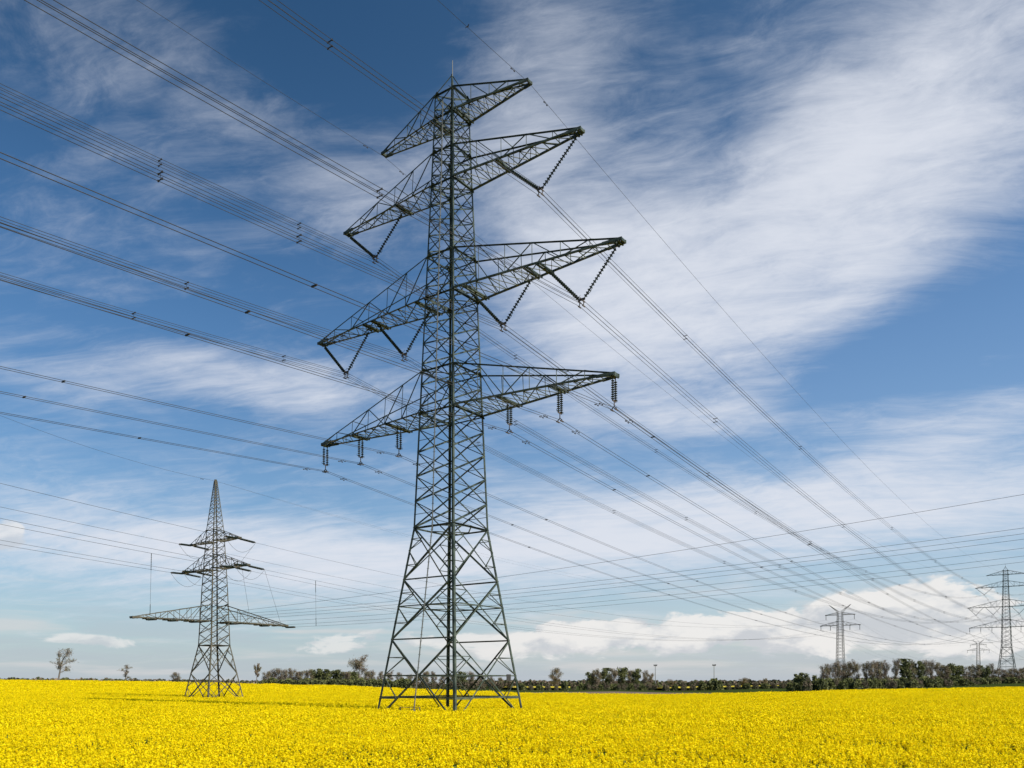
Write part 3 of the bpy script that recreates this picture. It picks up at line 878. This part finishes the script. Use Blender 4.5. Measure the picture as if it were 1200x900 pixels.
def make_tree(kind, h, wd, trunk_f=.3, bark=BARK, crown_mats=(TWIG, TWIGG), n_cl=2200, lean=0.0, up=1.0, sparse=False, csize=None):
    """a tree of height h and crown width wd on the origin; returns its Empty with a trunk and a crown"""
    t = thing(kind, '', 'tree')
    b = MB(); tips = []
    r0 = h * .018 + .05
    base = np.array([0, 0, -.3]); top = np.array([lean * h * trunk_f, 0, h * trunk_f])
    b.tube([base, lerp(base, top, .5) + RNG.normal(0, .03, 3), top], r0, 7, r0 * .8, cap=False)
    lead = np.array([lean * h * .85, 0, h * .85])
    pts_ = [lerp(top, lead, q) + np.array([*RNG.normal(0, .02 * h * q + .01, 2), 0]) for q in np.linspace(0, 1, 6)]
    b.tube(pts_, r0 * .8, 6, r0 * .2, cap=False); tips.extend(pts_[2:])
    nl = 9 if not sparse else 7
    for k in range(nl):
        q = k / nl; p = lerp(top, lead, q * .85)
        a = k * 2.4 + RNG.uniform(-.4, .4)
        d = np.array([math.cos(a), math.sin(a), .55 + .5 * q]); d /= np.linalg.norm(d)
        shape = math.sin(math.pi * min(1, .25 + .75 * (1 - q) * .9))
        limb(b, p, d, wd * .36 * (0.55 + .6 * shape), r0 * .42 * (1 - .5 * q), 2 if not sparse else 1, tips, .5, up)
    tips = np.array(tips)
    # squeeze the limbs into the crown's outline
    b.build('trunk', bark, t)
    f = Fast()
    n = n_cl
    src = tips[RNG.integers(0, len(tips), n)]
    sd = (.055 if not sparse else .032) * (h + wd) * .5
    c = src + RNG.normal(0, sd, (n, 3)) * np.array([1, 1, .8])
    c[:, 2] = np.clip(c[:, 2], h * trunk_f * .9, h * 1.02)
    rr = np.hypot(c[:, 0] - lean * c[:, 2], c[:, 1])
    c = c[rr < wd * .58]
    m = RNG.uniform(size=len(c))
    cs = csize or (.30, .05)
    blob = (np.sin(c[:, 0] * 1.7 + 3) + np.sin(c[:, 1] * 1.9) + np.sin(c[:, 2] * 1.5 + 1)) * .22
    for mi in range(2):
        sel = (m + blob > .55) == (mi == 1)
        if sel.any(): rnd_quads(f, c[sel], cs[1] * h / 12, cs[0] * h / 12, mi, .3)
    f.mesh('crown', list(crown_mats), t)
    return t

def make_bush(kind, h, wd, mats, n=900, csz=(.22, .16)):
    t = thing(kind, '', 'bush')
    b = MB(); f = Fast()
    cs = []
    for k in range(9):
        a = RNG.uniform(0, 6.28); r = wd * .33 * math.sqrt(RNG.uniform(.02, 1))
        q = np.array([r * math.cos(a), r * math.sin(a), h * RNG.uniform(.35, .80) * (1 - .35 * r / (wd * .5))])
        b.tube([[q[0] * .2, q[1] * .2, -.2], q * .6, q], .05, 5, .02, cap=False)
        m = n // 9
        d = rnd_dirs(m); rad = RNG.uniform(.3, 1, (m, 1)) ** .5
        cs.append(q + d * rad * np.array([wd * .22, wd * .22, h * .30]) * RNG.uniform(.8, 1.2))
    c = np.concatenate(cs); c[:, 2] = np.maximum(c[:, 2], .05)
    low = RNG.uniform(-1, 1, (n // 4, 3)) * np.array([wd * .42, wd * .42, 0]) + np.array([0, 0, 1]) * RNG.uniform(0, h * .4, (n // 4, 1))
    c = np.concatenate([c, low])
    b.build('trunk', BARK, t)
    m = RNG.uniform(size=len(c)) + np.sin(c[:, 0] * 2) * .2 + np.sin(c[:, 2] * 2.5) * .2
    for mi in range(2):
        sel = (m > .5) == (mi == 1)
        rnd_quads(f, c[sel], csz[1], csz[0], mi, .4)
    f.mesh('crown', list(mats), t)
    return t

def place(proto, first, px, Y, ytop, label, group, wpx=None, ph=12.0, pw=8.0, cat=None):
    """stands a tree on the land at bearing px so that it reaches row ytop; first use moves the proto"""
    g = at(px, Y); h = (801 - ytop) / 1006.8 * Y + CAM_Z - g[2]
    sz = h / ph; sx = (wpx / 1006.8 * Y / pw) if wpx else sz * RNG.uniform(.85, 1.1)
    rz = RNG.uniform(0, 6.28) if first != 'fixed' else 0.0
    if first is True or first == 'fixed':
        proto.location = tuple(g); proto.rotation_euler = (0, 0, rz); proto.scale = (sx, sx, sz)
        proto['label'] = label
        if group: proto['group'] = group
        o = proto
    else:
        o = dup(proto, tuple(g), rz, label, group, (sx, sx, sz))
    if cat: o['category'] = cat
    return o

BROWN = [make_tree('bare_tree', 12, 7, .14, n_cl=2500, up=1.6, crown_mats=(TWIG, TWIGG), csize=(.34, .045)) for _ in range(4)]
HALF = [make_tree('budding_tree', 12, 7, .12, n_cl=2200, up=1.4, crown_mats=(TWIGG, TWIG), csize=(.30, .07)) for _ in range(3)]
GREEN = [make_tree('leafy_tree', 12, 8, .06, n_cl=2400, up=.8, crown_mats=(LEAFB, LEAFA), csize=(.26, .19)) for _ in range(3)]
BUSH = [make_bush('green_bush', 4, 6, (LEAFB, LEAFA), 1100, (.26, .18)) for _ in range(4)]
SCRUB = [make_bush('brown_scrub', 4, 5, (TWIG, LEAFB), 900, (.34, .06)) for _ in range(3)]
USED = set()
def put(kindlist, i, px, Y, ytop, label, group=None, wpx=None):
    p = kindlist[i % len(kindlist)]
    bush = kindlist in (BUSH, SCRUB)
    ph, pw = (4.0, 6.0) if bush else (12.0, 7.5)
    fst = id(p) not in USED; USED.add(id(p))
    return place(p, fst, px, Y, ytop, label, group, wpx, ph, pw)
ONES = ['', 'first', 'second', 'third', 'fourth', 'fifth', 'sixth', 'seventh', 'eighth', 'ninth', 'tenth', 'eleventh', 'twelfth', 'thirteenth', 'fourteenth', 'fifteenth', 'sixteenth', 'seventeenth', 'eighteenth', 'nineteenth']
ORD = ONES[1:] + [t_ if not k else t2 + '-' + ONES[k] for t_, t2 in (('twentieth', 'twenty'), ('thirtieth', 'thirty'), ('fortieth', 'forty'), ('fiftieth', 'fifty')) for k in range(10)]
def row(items, desc, place_txt, group):
    """items sorted by bearing: each tree is told by its count from the west end of its row"""
    cnt = 0
    for j, it in enumerate(sorted(items, key=lambda q: q[2])):
        lst, i, px, Y, yt, w = it
        put(lst, i, px, Y, yt, f'{ORD[j]} {desc} from the left end of {place_txt}', group, w)

# tree belt behind the Y-topped pylon and the distant four-armed pylon
tall = []
for k, (px, yt, kd) in enumerate(((966, 780, 'b'), (973, 777, 'b'), (981, 775, 'b'), (989, 777, 'b'), (996, 776, 'h'), (1003, 773.5, 'b'), (1015, 774, 'h'), (1022, 773, 'b'), (1030, 772.5, 'h'), (1037, 773.5, 'b'),
        (1050, 773, 'b'), (1060, 774, 'g'), (1066, 775, 'h'), (1075, 776, 'g'), (1083, 773, 'b'), (1091, 774.5, 'b'), (1099, 775.5, 'h'), (1107, 777, 'h'), (1114, 778, 'g'), (1122, 779, 'g'),
        (1130, 780, 'b'), (1138, 780, 'h'), (1145, 779, 'h'), (1153, 780, 'g'), (1160, 779, 'b'), (1168, 783, 'b'), (1177, 783, 'b'), (1185, 784, 'b'), (1192, 783, 'h'), (1199, 781.5, 'b'), (1208, 781, 'b'), (1218, 780, 'h'))):
    Y = float(np.interp(px, [960, 1040, 1120, 1220], [328, 345, 385, 432])) + RNG.uniform(-6, 9)
    tall.append(({'b': BROWN, 'h': HALF, 'g': GREEN}[kd], k, px, Y, yt + RNG.uniform(-1.3, 1.6), RNG.uniform(12, 19)))
for kd, lst, ds in (('b', BROWN, 'bare brown tree'), ('h', HALF, 'budding pale tree'), ('g', GREEN, 'leafy green tree')):
    row([q for q in tall if q[0] is lst], ds, 'the tree belt below the distant pylons', 'trees of the belt below the distant pylons')
bl = []
for k, px in enumerate(np.arange(929, 1226, 8.2)):
    Y = float(np.interp(px, [925, 1040, 1120, 1220], [300, 322, 355, 405])) + RNG.uniform(-5, 5)
    yt = float(np.interp(px, [925, 936, 945, 952, 962, 1000, 1100, 1165, 1220], [797, 793, 792, 795, 795, 793.5, 794, 795, 796])) + RNG.uniform(-2.6, 2.6)
    bl.append(((BUSH, BUSH, SCRUB, BUSH)[k % 4], k, px, Y, yt, RNG.uniform(11, 20)))
row([q for q in bl if q[0] is BUSH], 'green bush', 'the hedge before the tree belt', 'bushes in front of the belt')
row([q for q in bl if q[0] is SCRUB], 'brown scrub bush', 'the hedge before the tree belt', 'scrub in front of the belt')
row([(GREEN, 1, 941, 305, 788.5, 14), (GREEN, 2, 934, 312, 790.5, 10), (GREEN, 0, 955, 318, 791, 8)], 'small dark leafy tree', 'the belt, where it thins out', 'small trees at the thin end of the belt')

# copse in the middle distance, right of the big pylon
row([(GREEN, 1, 692, 470, 788, 12), (HALF, 0, 699, 468, 784, 15), (GREEN, 2, 709, 474, 783.5, 16), (HALF, 1, 719, 466, 784, 15), (GREEN, 0, 729, 470, 782, 17), (HALF, 2, 739, 476, 783.5, 15), (GREEN, 1, 746, 468, 784, 13)],
    'round green tree', 'the dense copse between the pylons', 'trees of the round copse')
row([(BROWN, 0, 756, 466, 786, 12), (BROWN, 2, 762, 470, 789, 11)], 'bare reddish tree', 'the copse edge beside the mast', 'bare trees at the copse edge')
put(BROWN, 2, 651, 455, 783, 'lone round-crowned tree standing apart between the big pylon and the copse', None, 19)
lowb = []
for k, px in enumerate(np.concatenate([np.arange(612, 690, 10), np.arange(690, 768, 7), np.arange(770, 930, 10.5)])):
    if 828 < px < 848: continue
    lowb.append(((BUSH, SCRUB, BUSH, SCRUB, SCRUB)[k % 5], k, px, (415 if px < 670 or px > 770 else 455) + RNG.uniform(-8, 10), 799.3 + RNG.uniform(-2.2, 2.4), RNG.uniform(7, 13)))
row([q for q in lowb if q[0] is BUSH], 'low green bush', 'the hedge beyond the soil strip', 'low hedge bushes beyond the brown strip')
row([q for q in lowb if q[0] is SCRUB], 'low brown scrub', 'the hedge beyond the soil strip', 'low scrub beyond the brown strip')
put(BUSH, 2, 838, 408, 793, 'dark rounded bush at the foot of the farther thin mast', None, 20)
put(BROWN, 1, 787, 520, 796, 'small bare tree among low bushes near the nearer mast', None, 12)
put(BROWN, 3, 872, 520, 794, 'thin bare tree with pale twigs among the low bushes', None, 14)
put(HALF, 1, 897, 500, 795, 'little upright tree near the thin end of the belt', None, 7)

# trees behind and left of the big pylon
row([(BROWN, 3, 436, 452, 785, 12), (BROWN, 0, 446, 460, 787, 13), (BROWN, 1, 457, 452, 786, 13), (BROWN, 2, 468, 458, 788, 12), (BROWN, 3, 480, 470, 790, 12), (BROWN, 1, 489, 470, 792, 11), (HALF, 2, 499, 462, 785, 13), (BROWN, 0, 508, 470, 787, 12),
     (BROWN, 2, 519, 474, 791, 12), (HALF, 0, 530, 470, 790, 12), (GREEN, 1, 541, 466, 787, 13), (BROWN, 3, 552, 470, 786.5, 14), (BROWN, 1, 563, 476, 790, 12), (BROWN, 0, 574, 478, 793, 11), (HALF, 1, 586, 480, 794, 10)],
    'brown tree', 'the row seen through the big pylon legs', 'trees seen through the big pylon legs')
put(BROWN, 1, 421, 448, 768.5, 'tall wide bare tree overtopping the copse between the two near pylons', None, 27)
cp = []
for k, (px, yt, kd) in enumerate(((312, 787, 'b'), (319, 784.5, 'b'), (327, 783.5, 'b'), (335, 784, 'b'), (343, 783.5, 'b'), (352, 785, 'h'), (361, 784.5, 'h'), (370, 784, 'g'), (379, 785, 'g'), (388, 785.5, 'g'), (397, 785, 'g'), (405, 785.5, 'h'), (412, 787, 'g'), (430, 787, 'h'))):
    cp.append(({'b': BROWN, 'h': HALF, 'g': GREEN}[kd], k, px, 430 + RNG.uniform(-8, 8), yt, RNG.uniform(13, 18)))
row([q for q in cp if q[0] is BROWN], 'bare brown tree', 'the copse between the two near pylons', 'copse trees between the near pylons')
row([q for q in cp if q[0] is HALF], 'budding olive tree', 'the copse between the two near pylons', 'copse trees between the near pylons')
row([q for q in cp if q[0] is GREEN], 'leafy green tree', 'the copse between the two near pylons', 'copse trees between the near pylons')
row([(BUSH, k, px, 408, 794 + RNG.uniform(-1, 1.5), 16) for k, px in enumerate(np.arange(308, 480, 10.5))], 'green bush', 'the copse edge between the two near pylons', 'bushes along the copse edge')
row([(SCRUB, k, px, 440, 795.5 + RNG.uniform(-1.5, 1.5), 13) for k, px in enumerate(np.arange(487, 606, 10))], 'brown scrub', 'the hedge seen through the big pylon', 'scrub seen through the big pylon legs')

# lone trees on the open skyline at the left
LONE = make_tree('windswept_tree', 12, 8.5, .36, n_cl=1300, lean=.16, up=.9, sparse=True, crown_mats=(TWIG, TWIGG), csize=(.24, .035))
place(LONE, 'fixed', 67, 390, 761, 'lone thin windswept tree on the skyline, tallest at the far end of the field', None, 36, 12, 8.5)
L2 = make_tree('young_tree', 12, 5.5, .3, n_cl=900, lean=.03, up=1.2, sparse=True, crown_mats=(TWIG, TWIGG), csize=(.24, .035))
place(L2, 'fixed', 147, 385, 776, 'slim young tree on the skyline beside the smaller pylon', None, 17, 12, 5.5)
L3 = make_tree('leaning_tree', 12, 5.5, .45, n_cl=1100, lean=.10, up=1.2, sparse=True, crown_mats=(TWIG, TWIGG), csize=(.30, .10))
place(L3, 'fixed', 300, 400, 776.5, 'small leaning tree with a high tuft, just past the smaller pylon', None, 11, 12, 5.5)
put(BROWN, 2, 206, 390, 788, 'low round bare tree beside the smaller pylon feet', None, 14)
row([(BUSH, 0, 77, 380, 793.3, 7), (BUSH, 1, 100, 376, 795, 9), (BUSH, 2, 113, 380, 795.2, 8), (BUSH, 3, 146, 370, 796, 8), (SCRUB, 1, 22, 376, 794.8, 12), (SCRUB, 0, 50, 378, 794.6, 10), (SCRUB, 2, 215, 360, 796, 12), (SCRUB, 1, 188, 366, 796.6, 8), (SCRUB, 0, 232, 352, 797, 10), (SCRUB, 1, 247, 352, 797.6, 10), (SCRUB, 2, 262, 350, 798, 10), (SCRUB, 0, 278, 346, 798.4, 10), (SCRUB, 1, 293, 346, 799, 10)],
    'little dark bush', 'the skyline along the field end', 'bushes on the skyline')

# far-off woods that read as one mass
def far_wood(b0, b1, Y, rows, label):
    f = Fast(); n = int((b1 - b0) * 26)
    b = RNG.uniform(b0, b1, n)
    top = np.interp(b, [r[0] for r in rows], [r[1] for r in rows]) + 1.1 * np.sin(b * .31) * np.sin(b * .083 + 1) + .5 * np.sin(b * 1.1)
    yy = Y + RNG.uniform(0, 40, n); xx = (b - 600) / 1006.8 * yy; g = ground(xx, yy)
    zt = (801 - top) / 1006.8 * yy + CAM_Z
    z = g + (zt - g) * RNG.uniform(0, 1, n) ** .7
    c = np.stack([xx, yy, z], -1); m = RNG.uniform(size=n) > .5
    for mi in range(2): rnd_quads(f, c[m == (mi == 1)], .9, 1.1, mi, .3)
    o = f.mesh('far_wood', [LEAFB, TWIG]); tag(o, label, 'wood', None, 'stuff'); return o
far_wood(540, 990, 1150, [(540, 797.5), (620, 798), (700, 798), (780, 798.5), (860, 798), (990, 797.5)], 'low far-off dark wood along the horizon between the big pylon and the belt')
far_wood(-120, 312, 900, [(-120, 795.3), (0, 795.2), (120, 796.4), (220, 797.4), (312, 799)], 'thin dark far-off treeline behind the field end past the smaller pylon')
far_wood(960, 1330, 620, [(960, 797), (1100, 795), (1200, 793), (1330, 792)], 'dark far-off wood showing through the tree belt')

# thin masts with small heads
def mast(px, Y, ytop, label):
    g = at(px, Y); h = (801 - ytop) / 1006.8 * Y + CAM_Z - g[2]
    t = thing('floodlight_mast', label, 'mast', tuple(g), 0, 'thin grey masts')
    b = MB(); b.tube([[0, 0, 0], [0, 0, h]], .30, 8, .18); b.build('pole', MASTM, t)
    b = MB(); b.bar([-1.05, 0, h], [1.05, 0, h], .35, .35)
    for x in (-.8, 0, .8): b.bar([x, -.2, h + .25], [x * 1.15, -.5, h + .75], .5, .42)
    b.build('lamp_head', SPACER, t)
mast(768, 560, 780.2, 'thin grey mast with a small dark head rising beside the copse edge')
mast(836.8, 560, 780, 'thin grey mast with a small dark head rising above the dark rounded bush')

# one bird high over the wires
bp = np.array([(547 - 600) / 1006.8 * 150, 150.0, CAM_Z + (801 - 17) / 1006.8 * 150])
bb = MB()
prof_b = [(-.26, .02), (-.15, .055), (0, .075), (.14, .055), (.22, .045), (.30, .01)]
bb.v = [(x, r * math.cos(t), r * math.sin(t)) for x, r in prof_b for t in np.linspace(0, 2 * math.pi, 8, endpoint=False)]
bb.f = [(i * 8 + j, i * 8 + (j + 1) % 8, (i + 1) * 8 + (j + 1) % 8, (i + 1) * 8 + j) for i in range(5) for j in range(8)] + [tuple(range(7, -1, -1)), tuple(range(40, 48))]
bb.n = len(bb.v)
for sgn_ in (-1, 1):
    w_ = [(.12, .05 * sgn_, .03), (-.08, .05 * sgn_, .03), (-.06, .34 * sgn_, .13), (.10, .32 * sgn_, .13), (-.16, .62 * sgn_, .06), (-.06, .60 * sgn_, .07)]
    bb.add(w_ + [(x, y, z + .02) for x, y, z in w_], [(0, 1, 2, 3), (3, 2, 4, 5), (9, 8, 7, 6), (11, 10, 8, 9), (0, 3, 9, 6), (3, 5, 11, 9), (5, 4, 10, 11), (4, 2, 8, 10), (2, 1, 7, 8), (1, 0, 6, 7)])
bird = bb.build('bird', SIGN, None, tuple(bp)); bird.rotation_euler = (0, RAD(-8), RAD(35)); tag(bird, 'tiny dark bird high in the sky above the big pylon top', 'bird')

# ------------------------------------------------------------------ sun and sky
SUN_AZ, SUN_EL = RAD(128), RAD(39)         # azimuth clockwise from the view direction
sd = bpy.data.lights.new('sun', 'SUN'); sd.energy = 4.7; sd.angle = RAD(.53); sd.color = (1.0, .95, .86)
so = bpy.data.objects.new('sun', sd); COL.objects.link(so)
sdir = Vector((math.sin(SUN_AZ) * math.cos(SUN_EL), math.cos(SUN_AZ) * math.cos(SUN_EL), math.sin(SUN_EL)))
so.rotation_euler = sdir.to_track_quat('Z', 'Y').to_euler()

W = bpy.data.worlds.new('World'); S.world = W; W.use_nodes = True
nt = W.node_tree; nt.nodes.clear()
def nd(typ, **kw):
    n = nt.nodes.new(typ)
    for k, v in kw.items(): setattr(n, k, v)
    return n
def lk(a, b): nt.links.new(a, b)
def mth(op, a, b=None, c=None, clamp=False):
    n = nd('ShaderNodeMath', operation=op); n.use_clamp = clamp
    for i, x in enumerate((a, b, c)):
        if x is None: continue
        if isinstance(x, (int, float)): n.inputs[i].default_value = float(x)
        else: lk(x, n.inputs[i])
    return n.outputs[0]
def ss(x, a, b):
    n = nd('ShaderNodeMapRange', interpolation_type='SMOOTHSTEP'); lk(x, n.inputs[0])
    n.inputs[1].default_value = a; n.inputs[2].default_value = b
    return n.outputs[0]
def mixc(f, a, b):
    n = nd('ShaderNodeMix', data_type='RGBA')
    if isinstance(f, (int, float)): n.inputs[0].default_value = f
    else: lk(f, n.inputs[0])
    for i, x in ((6, a), (7, b)):
        if isinstance(x, tuple): n.inputs[i].default_value = (*x, 1)
        else: lk(x, n.inputs[i])
    return n.outputs[2]
def comb(x, y, z=0.0):
    n = nd('ShaderNodeCombineXYZ')
    for i, q in enumerate((x, y, z)):
        if isinstance(q, (int, float)): n.inputs[i].default_value = float(q)
        else: lk(q, n.inputs[i])
    return n.outputs[0]
def noise(vec, scale, detail=6, rough=.55, dist=0.0, lac=2.0):
    n = nd('ShaderNodeTexNoise'); lk(vec, n.inputs['Vector']); n.inputs['Scale'].default_value = scale
    n.inputs['Detail'].default_value = detail; n.inputs['Roughness'].default_value = rough; n.inputs['Distortion'].default_value = dist
    n.inputs['Lacunarity'].default_value = lac
    return n.outputs['Fac']
tc = nd('ShaderNodeTexCoord'); sep = nd('ShaderNodeSeparateXYZ'); lk(tc.outputs['Generated'], sep.inputs[0])
dx, dy, dz = sep.outputs
az = mth('MULTIPLY', mth('ARCTAN2', dx, dy), 57.2958)                     # degrees clockwise from the view axis
el = mth('MULTIPLY', mth('ARCSINE', dz), 57.2958)
sky = nd('ShaderNodeTexSky', sky_type='NISHITA'); sky.sun_disc = False
sky.sun_elevation = SUN_EL; sky.sun_rotation = SUN_AZ
sky.altitude = 60; sky.air_density = 1.0; sky.dust_density = 0.6; sky.ozone_density = 2.2

# high cirrus on a sheet far overhead
zz_ = mth('ADD', mth('MAXIMUM', dz, 0.0), 0.16)
hx, hy = mth('DIVIDE', dx, zz_), mth('DIVIDE', dy, zz_)
ca_, sa_ = math.cos(RAD(16)), math.sin(RAD(16))
ru = mth('ADD', mth('MULTIPLY', hx, ca_), mth('MULTIPLY', hy, -sa_))
rv = mth('ADD', mth('MULTIPLY', hx, sa_), mth('MULTIPLY', hy, ca_))
warp = noise(comb(hx, hy, 2.0), 1.1, 4, .5)
cir_a = noise(comb(mth('ADD', mth('MULTIPLY', ru, .80), warp), mth('ADD', mth('MULTIPLY', rv, 1.7), mth('MULTIPLY', warp, .7)), 0.0), 1.7, 10, .62, .35)
cir_b = noise(comb(mth('ADD', mth('MULTIPLY', ru, 1.3), mth('MULTIPLY', warp, 1.4)), mth('ADD', mth('MULTIPLY', rv, 3.4), warp), 5.0), 2.6, 10, .66, .5)
cir_c = noise(comb(hx, hy, 9.0), 1.0, 5, .55, .3)

def px2ae(px, py):
    a = math.atan((px - 600) / 1006.8); e = math.atan((801 - py) / 1006.8 * math.cos(a))
    return math.degrees(a), math.degrees(e)
def blob(px, py, wa, we, rot, amp):
    """a soft cloud field centred on a bearing and elevation; widths in degrees"""
    a0, e0 = px2ae(px, py)
    da, de = mth('SUBTRACT', az, a0), mth('SUBTRACT', el, e0)
    c, s = math.cos(RAD(rot)), math.sin(RAD(rot))
    p = mth('DIVIDE', mth('ADD', mth('MULTIPLY', da, c), mth('MULTIPLY', de, s)), wa)
    q = mth('DIVIDE', mth('ADD', mth('MULTIPLY', da, -s), mth('MULTIPLY', de, c)), we)
    return mth('MULTIPLY', mth('EXPONENT', mth('MULTIPLY', mth('ADD', mth('MULTIPLY', p, p), mth('MULTIPLY', q, q)), -1.0)), amp)
def total(lst):
    r = lst[0]
    for x in lst[1:]: r = mth('ADD', r, x)
    return r
veil = total([
    blob(1120, 150, 14, 8.5, 38, .70), blob(900, 300, 12.5, 6.2, 28, .78), blob(690, 360, 7, 4.5, 20, .80), blob(640, 60, 5, 7, -30, .42), blob(1010, 20, 14, 5, 10, .30),
    blob(740, 250, 7, 4, -10, .5), blob(600, 130, 6, 6, 0, .24), blob(600, 250, 6, 4, 0, .3), blob(1080, 575, 16, 3.2, 5, .75), blob(850, 620, 16, 2.6, 0, .75), blob(640, 630, 9, 3.5, 0, .65), blob(860, 488, 10, 1.1, -2, .70),
    blob(1120, 505, 7, 1.5, 14, .55), blob(300, 445, 10, 1.9, -4, .62), blob(60, 445, 5, 1.5, 0, .40), blob(250, 640, 15, 3.6, -6, .66), blob(80, 640, 8, 2.4, 0, .55), blob(430, 220, 5, 3.0, 25, .48), blob(420, 440, 6, 2.6, 10, .5),
    blob(130, 90, 10, 3.2, -25, .16), blob(50, 190, 6, 5.5, 10, .20), blob(300, 140, 10, 2.4, -30, .32), blob(420, 660, 11, 2.6, 0, .6), blob(1190, 640, 5, 3, 0, .2),
    blob(1060, 405, 11, 2.8, 22, -.62), blob(960, 440, 8, .7, 6, .30), blob(700, 545, 6, 1.8, -4, -.25), blob(420, 60, 8, 6, 0, -.25), blob(850, 150, 4, 2.2, 20, -.22), blob(960, 610, 6, 1.2, 10, -.15)])
cir_d = noise(comb(mth('ADD', mth('MULTIPLY', ru, 3.0), mth('MULTIPLY', warp, 2.0)), mth('ADD', mth('MULTIPLY', rv, 8.0), mth('MULTIPLY', warp, 2.2)), 8.0), 2.2, 10, .68, .6)
cir_e = noise(comb(mth('MULTIPLY', hx, 1.0), mth('MULTIPLY', hy, 1.0), 14.0), 5.0, 8, .6, .4)
tex = mth('ADD', mth('ADD', mth('MULTIPLY', cir_a, .68), mth('ADD', mth('MULTIPLY', cir_b, .40), mth('MULTIPLY', cir_c, .22))), mth('ADD', mth('MULTIPLY', mth('SUBTRACT', cir_d, .5), .42), mth('ADD', mth('MULTIPLY', mth('SUBTRACT', cir_e, .5), .30), .10)))
cirrus = mth('MULTIPLY', ss(mth('ADD', mth('MULTIPLY', mth('ADD', veil, .06), .82), mth('MULTIPLY', mth('SUBTRACT', tex, .75), 1.75)), .02, 1.28), .95, clamp=True)

# cumulus low over the horizon
def cumul(oa, oe):
    v = comb(mth('MULTIPLY', mth('ADD', az, oa), .085), mth('MULTIPLY', mth('ADD', el, oe), .19), 3.0)
    n1 = noise(v, 2.6, 9, .58, .35)
    return n1
def cfield(oa, oe):
    a_ = [blob(1065, 712, 3.6, 2.0, 0, .62), blob(1150, 735, 4.5, 1.8, 0, .50), blob(1030, 730, 4, 1.5, 0, .4), blob(855, 735, 4.5, 1.35, 0, .56), blob(740, 742, 4, 1.3, 0, .58), blob(640, 745, 4, 1.2, 0, .54), blob(520, 750, 4, .9, 0, .34), blob(140, 752, 3, .35, 0, .22), blob(940, 745, 4.5, 1.2, 0, .42),
          blob(4, 628, .9, .9, 0, .75), blob(560, 760, 3, .9, 0, .3), blob(60, 745, 3.4, .4, 0, .20), blob(120, 758, 3, .4, 0, .18), blob(300, 758, 5, .7, 0, .25), blob(420, 750, 4, .9, 0, .30), blob(900, 762, 14, .8, 0, .2)]
    t_ = total(a_)
    return mth('ADD', t_, mth('MULTIPLY', mth('MULTIPLY', mth('SUBTRACT', cumul(oa, oe), .52), 2.4), ss(t_, .03, .30)))
cf = cfield(0, 0)
cum = ss(cf, .22, .42)
# thickness toward the sun (right and up): the far side of a heap is greyer
shade = ss(mth('SUBTRACT', cumul(.9, 1.1), cumul(-.2, -.2)), -.10, .14)
core = ss(cf, .35, .95)

SKY_GAIN = 0.088
skyc = nd('ShaderNodeHueSaturation'); lk(sky.outputs[0], skyc.inputs['Color']); skyc.inputs['Saturation'].default_value = 1.22; skyc.inputs['Value'].default_value = 1.24
# a polarised sky: deepest high up and away from the sun
deep = ss(el, 20.0, 38.0)
away = ss(mth('MULTIPLY', az, -1.0), -25.0, 18.0)
b1 = nd('ShaderNodeMix', data_type='RGBA', blend_type='MULTIPLY'); lk(deep, b1.inputs[0]); lk(skyc.outputs[0], b1.inputs[6]); b1.inputs[7].default_value = (.80, .78, .74, 1)
b2 = nd('ShaderNodeMix', data_type='RGBA', blend_type='MULTIPLY'); lk(away, b2.inputs[0]); lk(b1.outputs[2], b2.inputs[6]); b2.inputs[7].default_value = (.50, .67, .74, 1)
blue = b2.outputs[2]
EXPO = 0.37
K = 1.0 / (SKY_GAIN * 2 ** EXPO)
def lit(r, g, b): return (r * K, g * K, b * K)
# low pale haze of the air itself
hz_ = mth('EXPONENT', mth('MULTIPLY', mth('MAXIMUM', el, 0.0), -.125))
c1 = mixc(mth('MULTIPLY', hz_, .92), blue, lit(.49, .54, .605))
c2 = mixc(cirrus, c1, lit(.735, .77, .85))
cumcol = mixc(mth('MULTIPLY', shade, .85), lit(.88, .86, .84), lit(.55, .58, .63))
low = noise(comb(mth('MULTIPLY', az, .055), mth('MULTIPLY', el, .62), 1.0), 1.7, 6, .55, .3)
lowm = mth('MULTIPLY', mth('MULTIPLY', ss(low, .46, .66), mth('SUBTRACT', 1.0, ss(el, 3.5, 8.5))), .55)
lowd = mth('MULTIPLY', mth('MULTIPLY', ss(low, .54, .34), mth('SUBTRACT', 1.0, ss(el, 3.0, 7.0))), .35)
c25 = mixc(lowd, mixc(lowm, c2, lit(.70, .68, .68)), lit(.46, .51, .58))
c3 = mixc(mth('MULTIPLY', cum, mth('ADD', .62, mth('MULTIPLY', ss(az, -8.0, 6.0), .28))), c25, cumcol)
bg = nd('ShaderNodeBackground'); lk(c3, bg.inputs[0]); bg.inputs[1].default_value = SKY_GAIN
out = nd('ShaderNodeOutputWorld'); lk(bg.outputs[0], out.inputs[0])

S.view_settings.view_transform = 'Standard'; S.view_settings.look = 'None'
S.view_settings.exposure = EXPO; S.view_settings.gamma = 1.0
S.cycles.max_bounces = 8
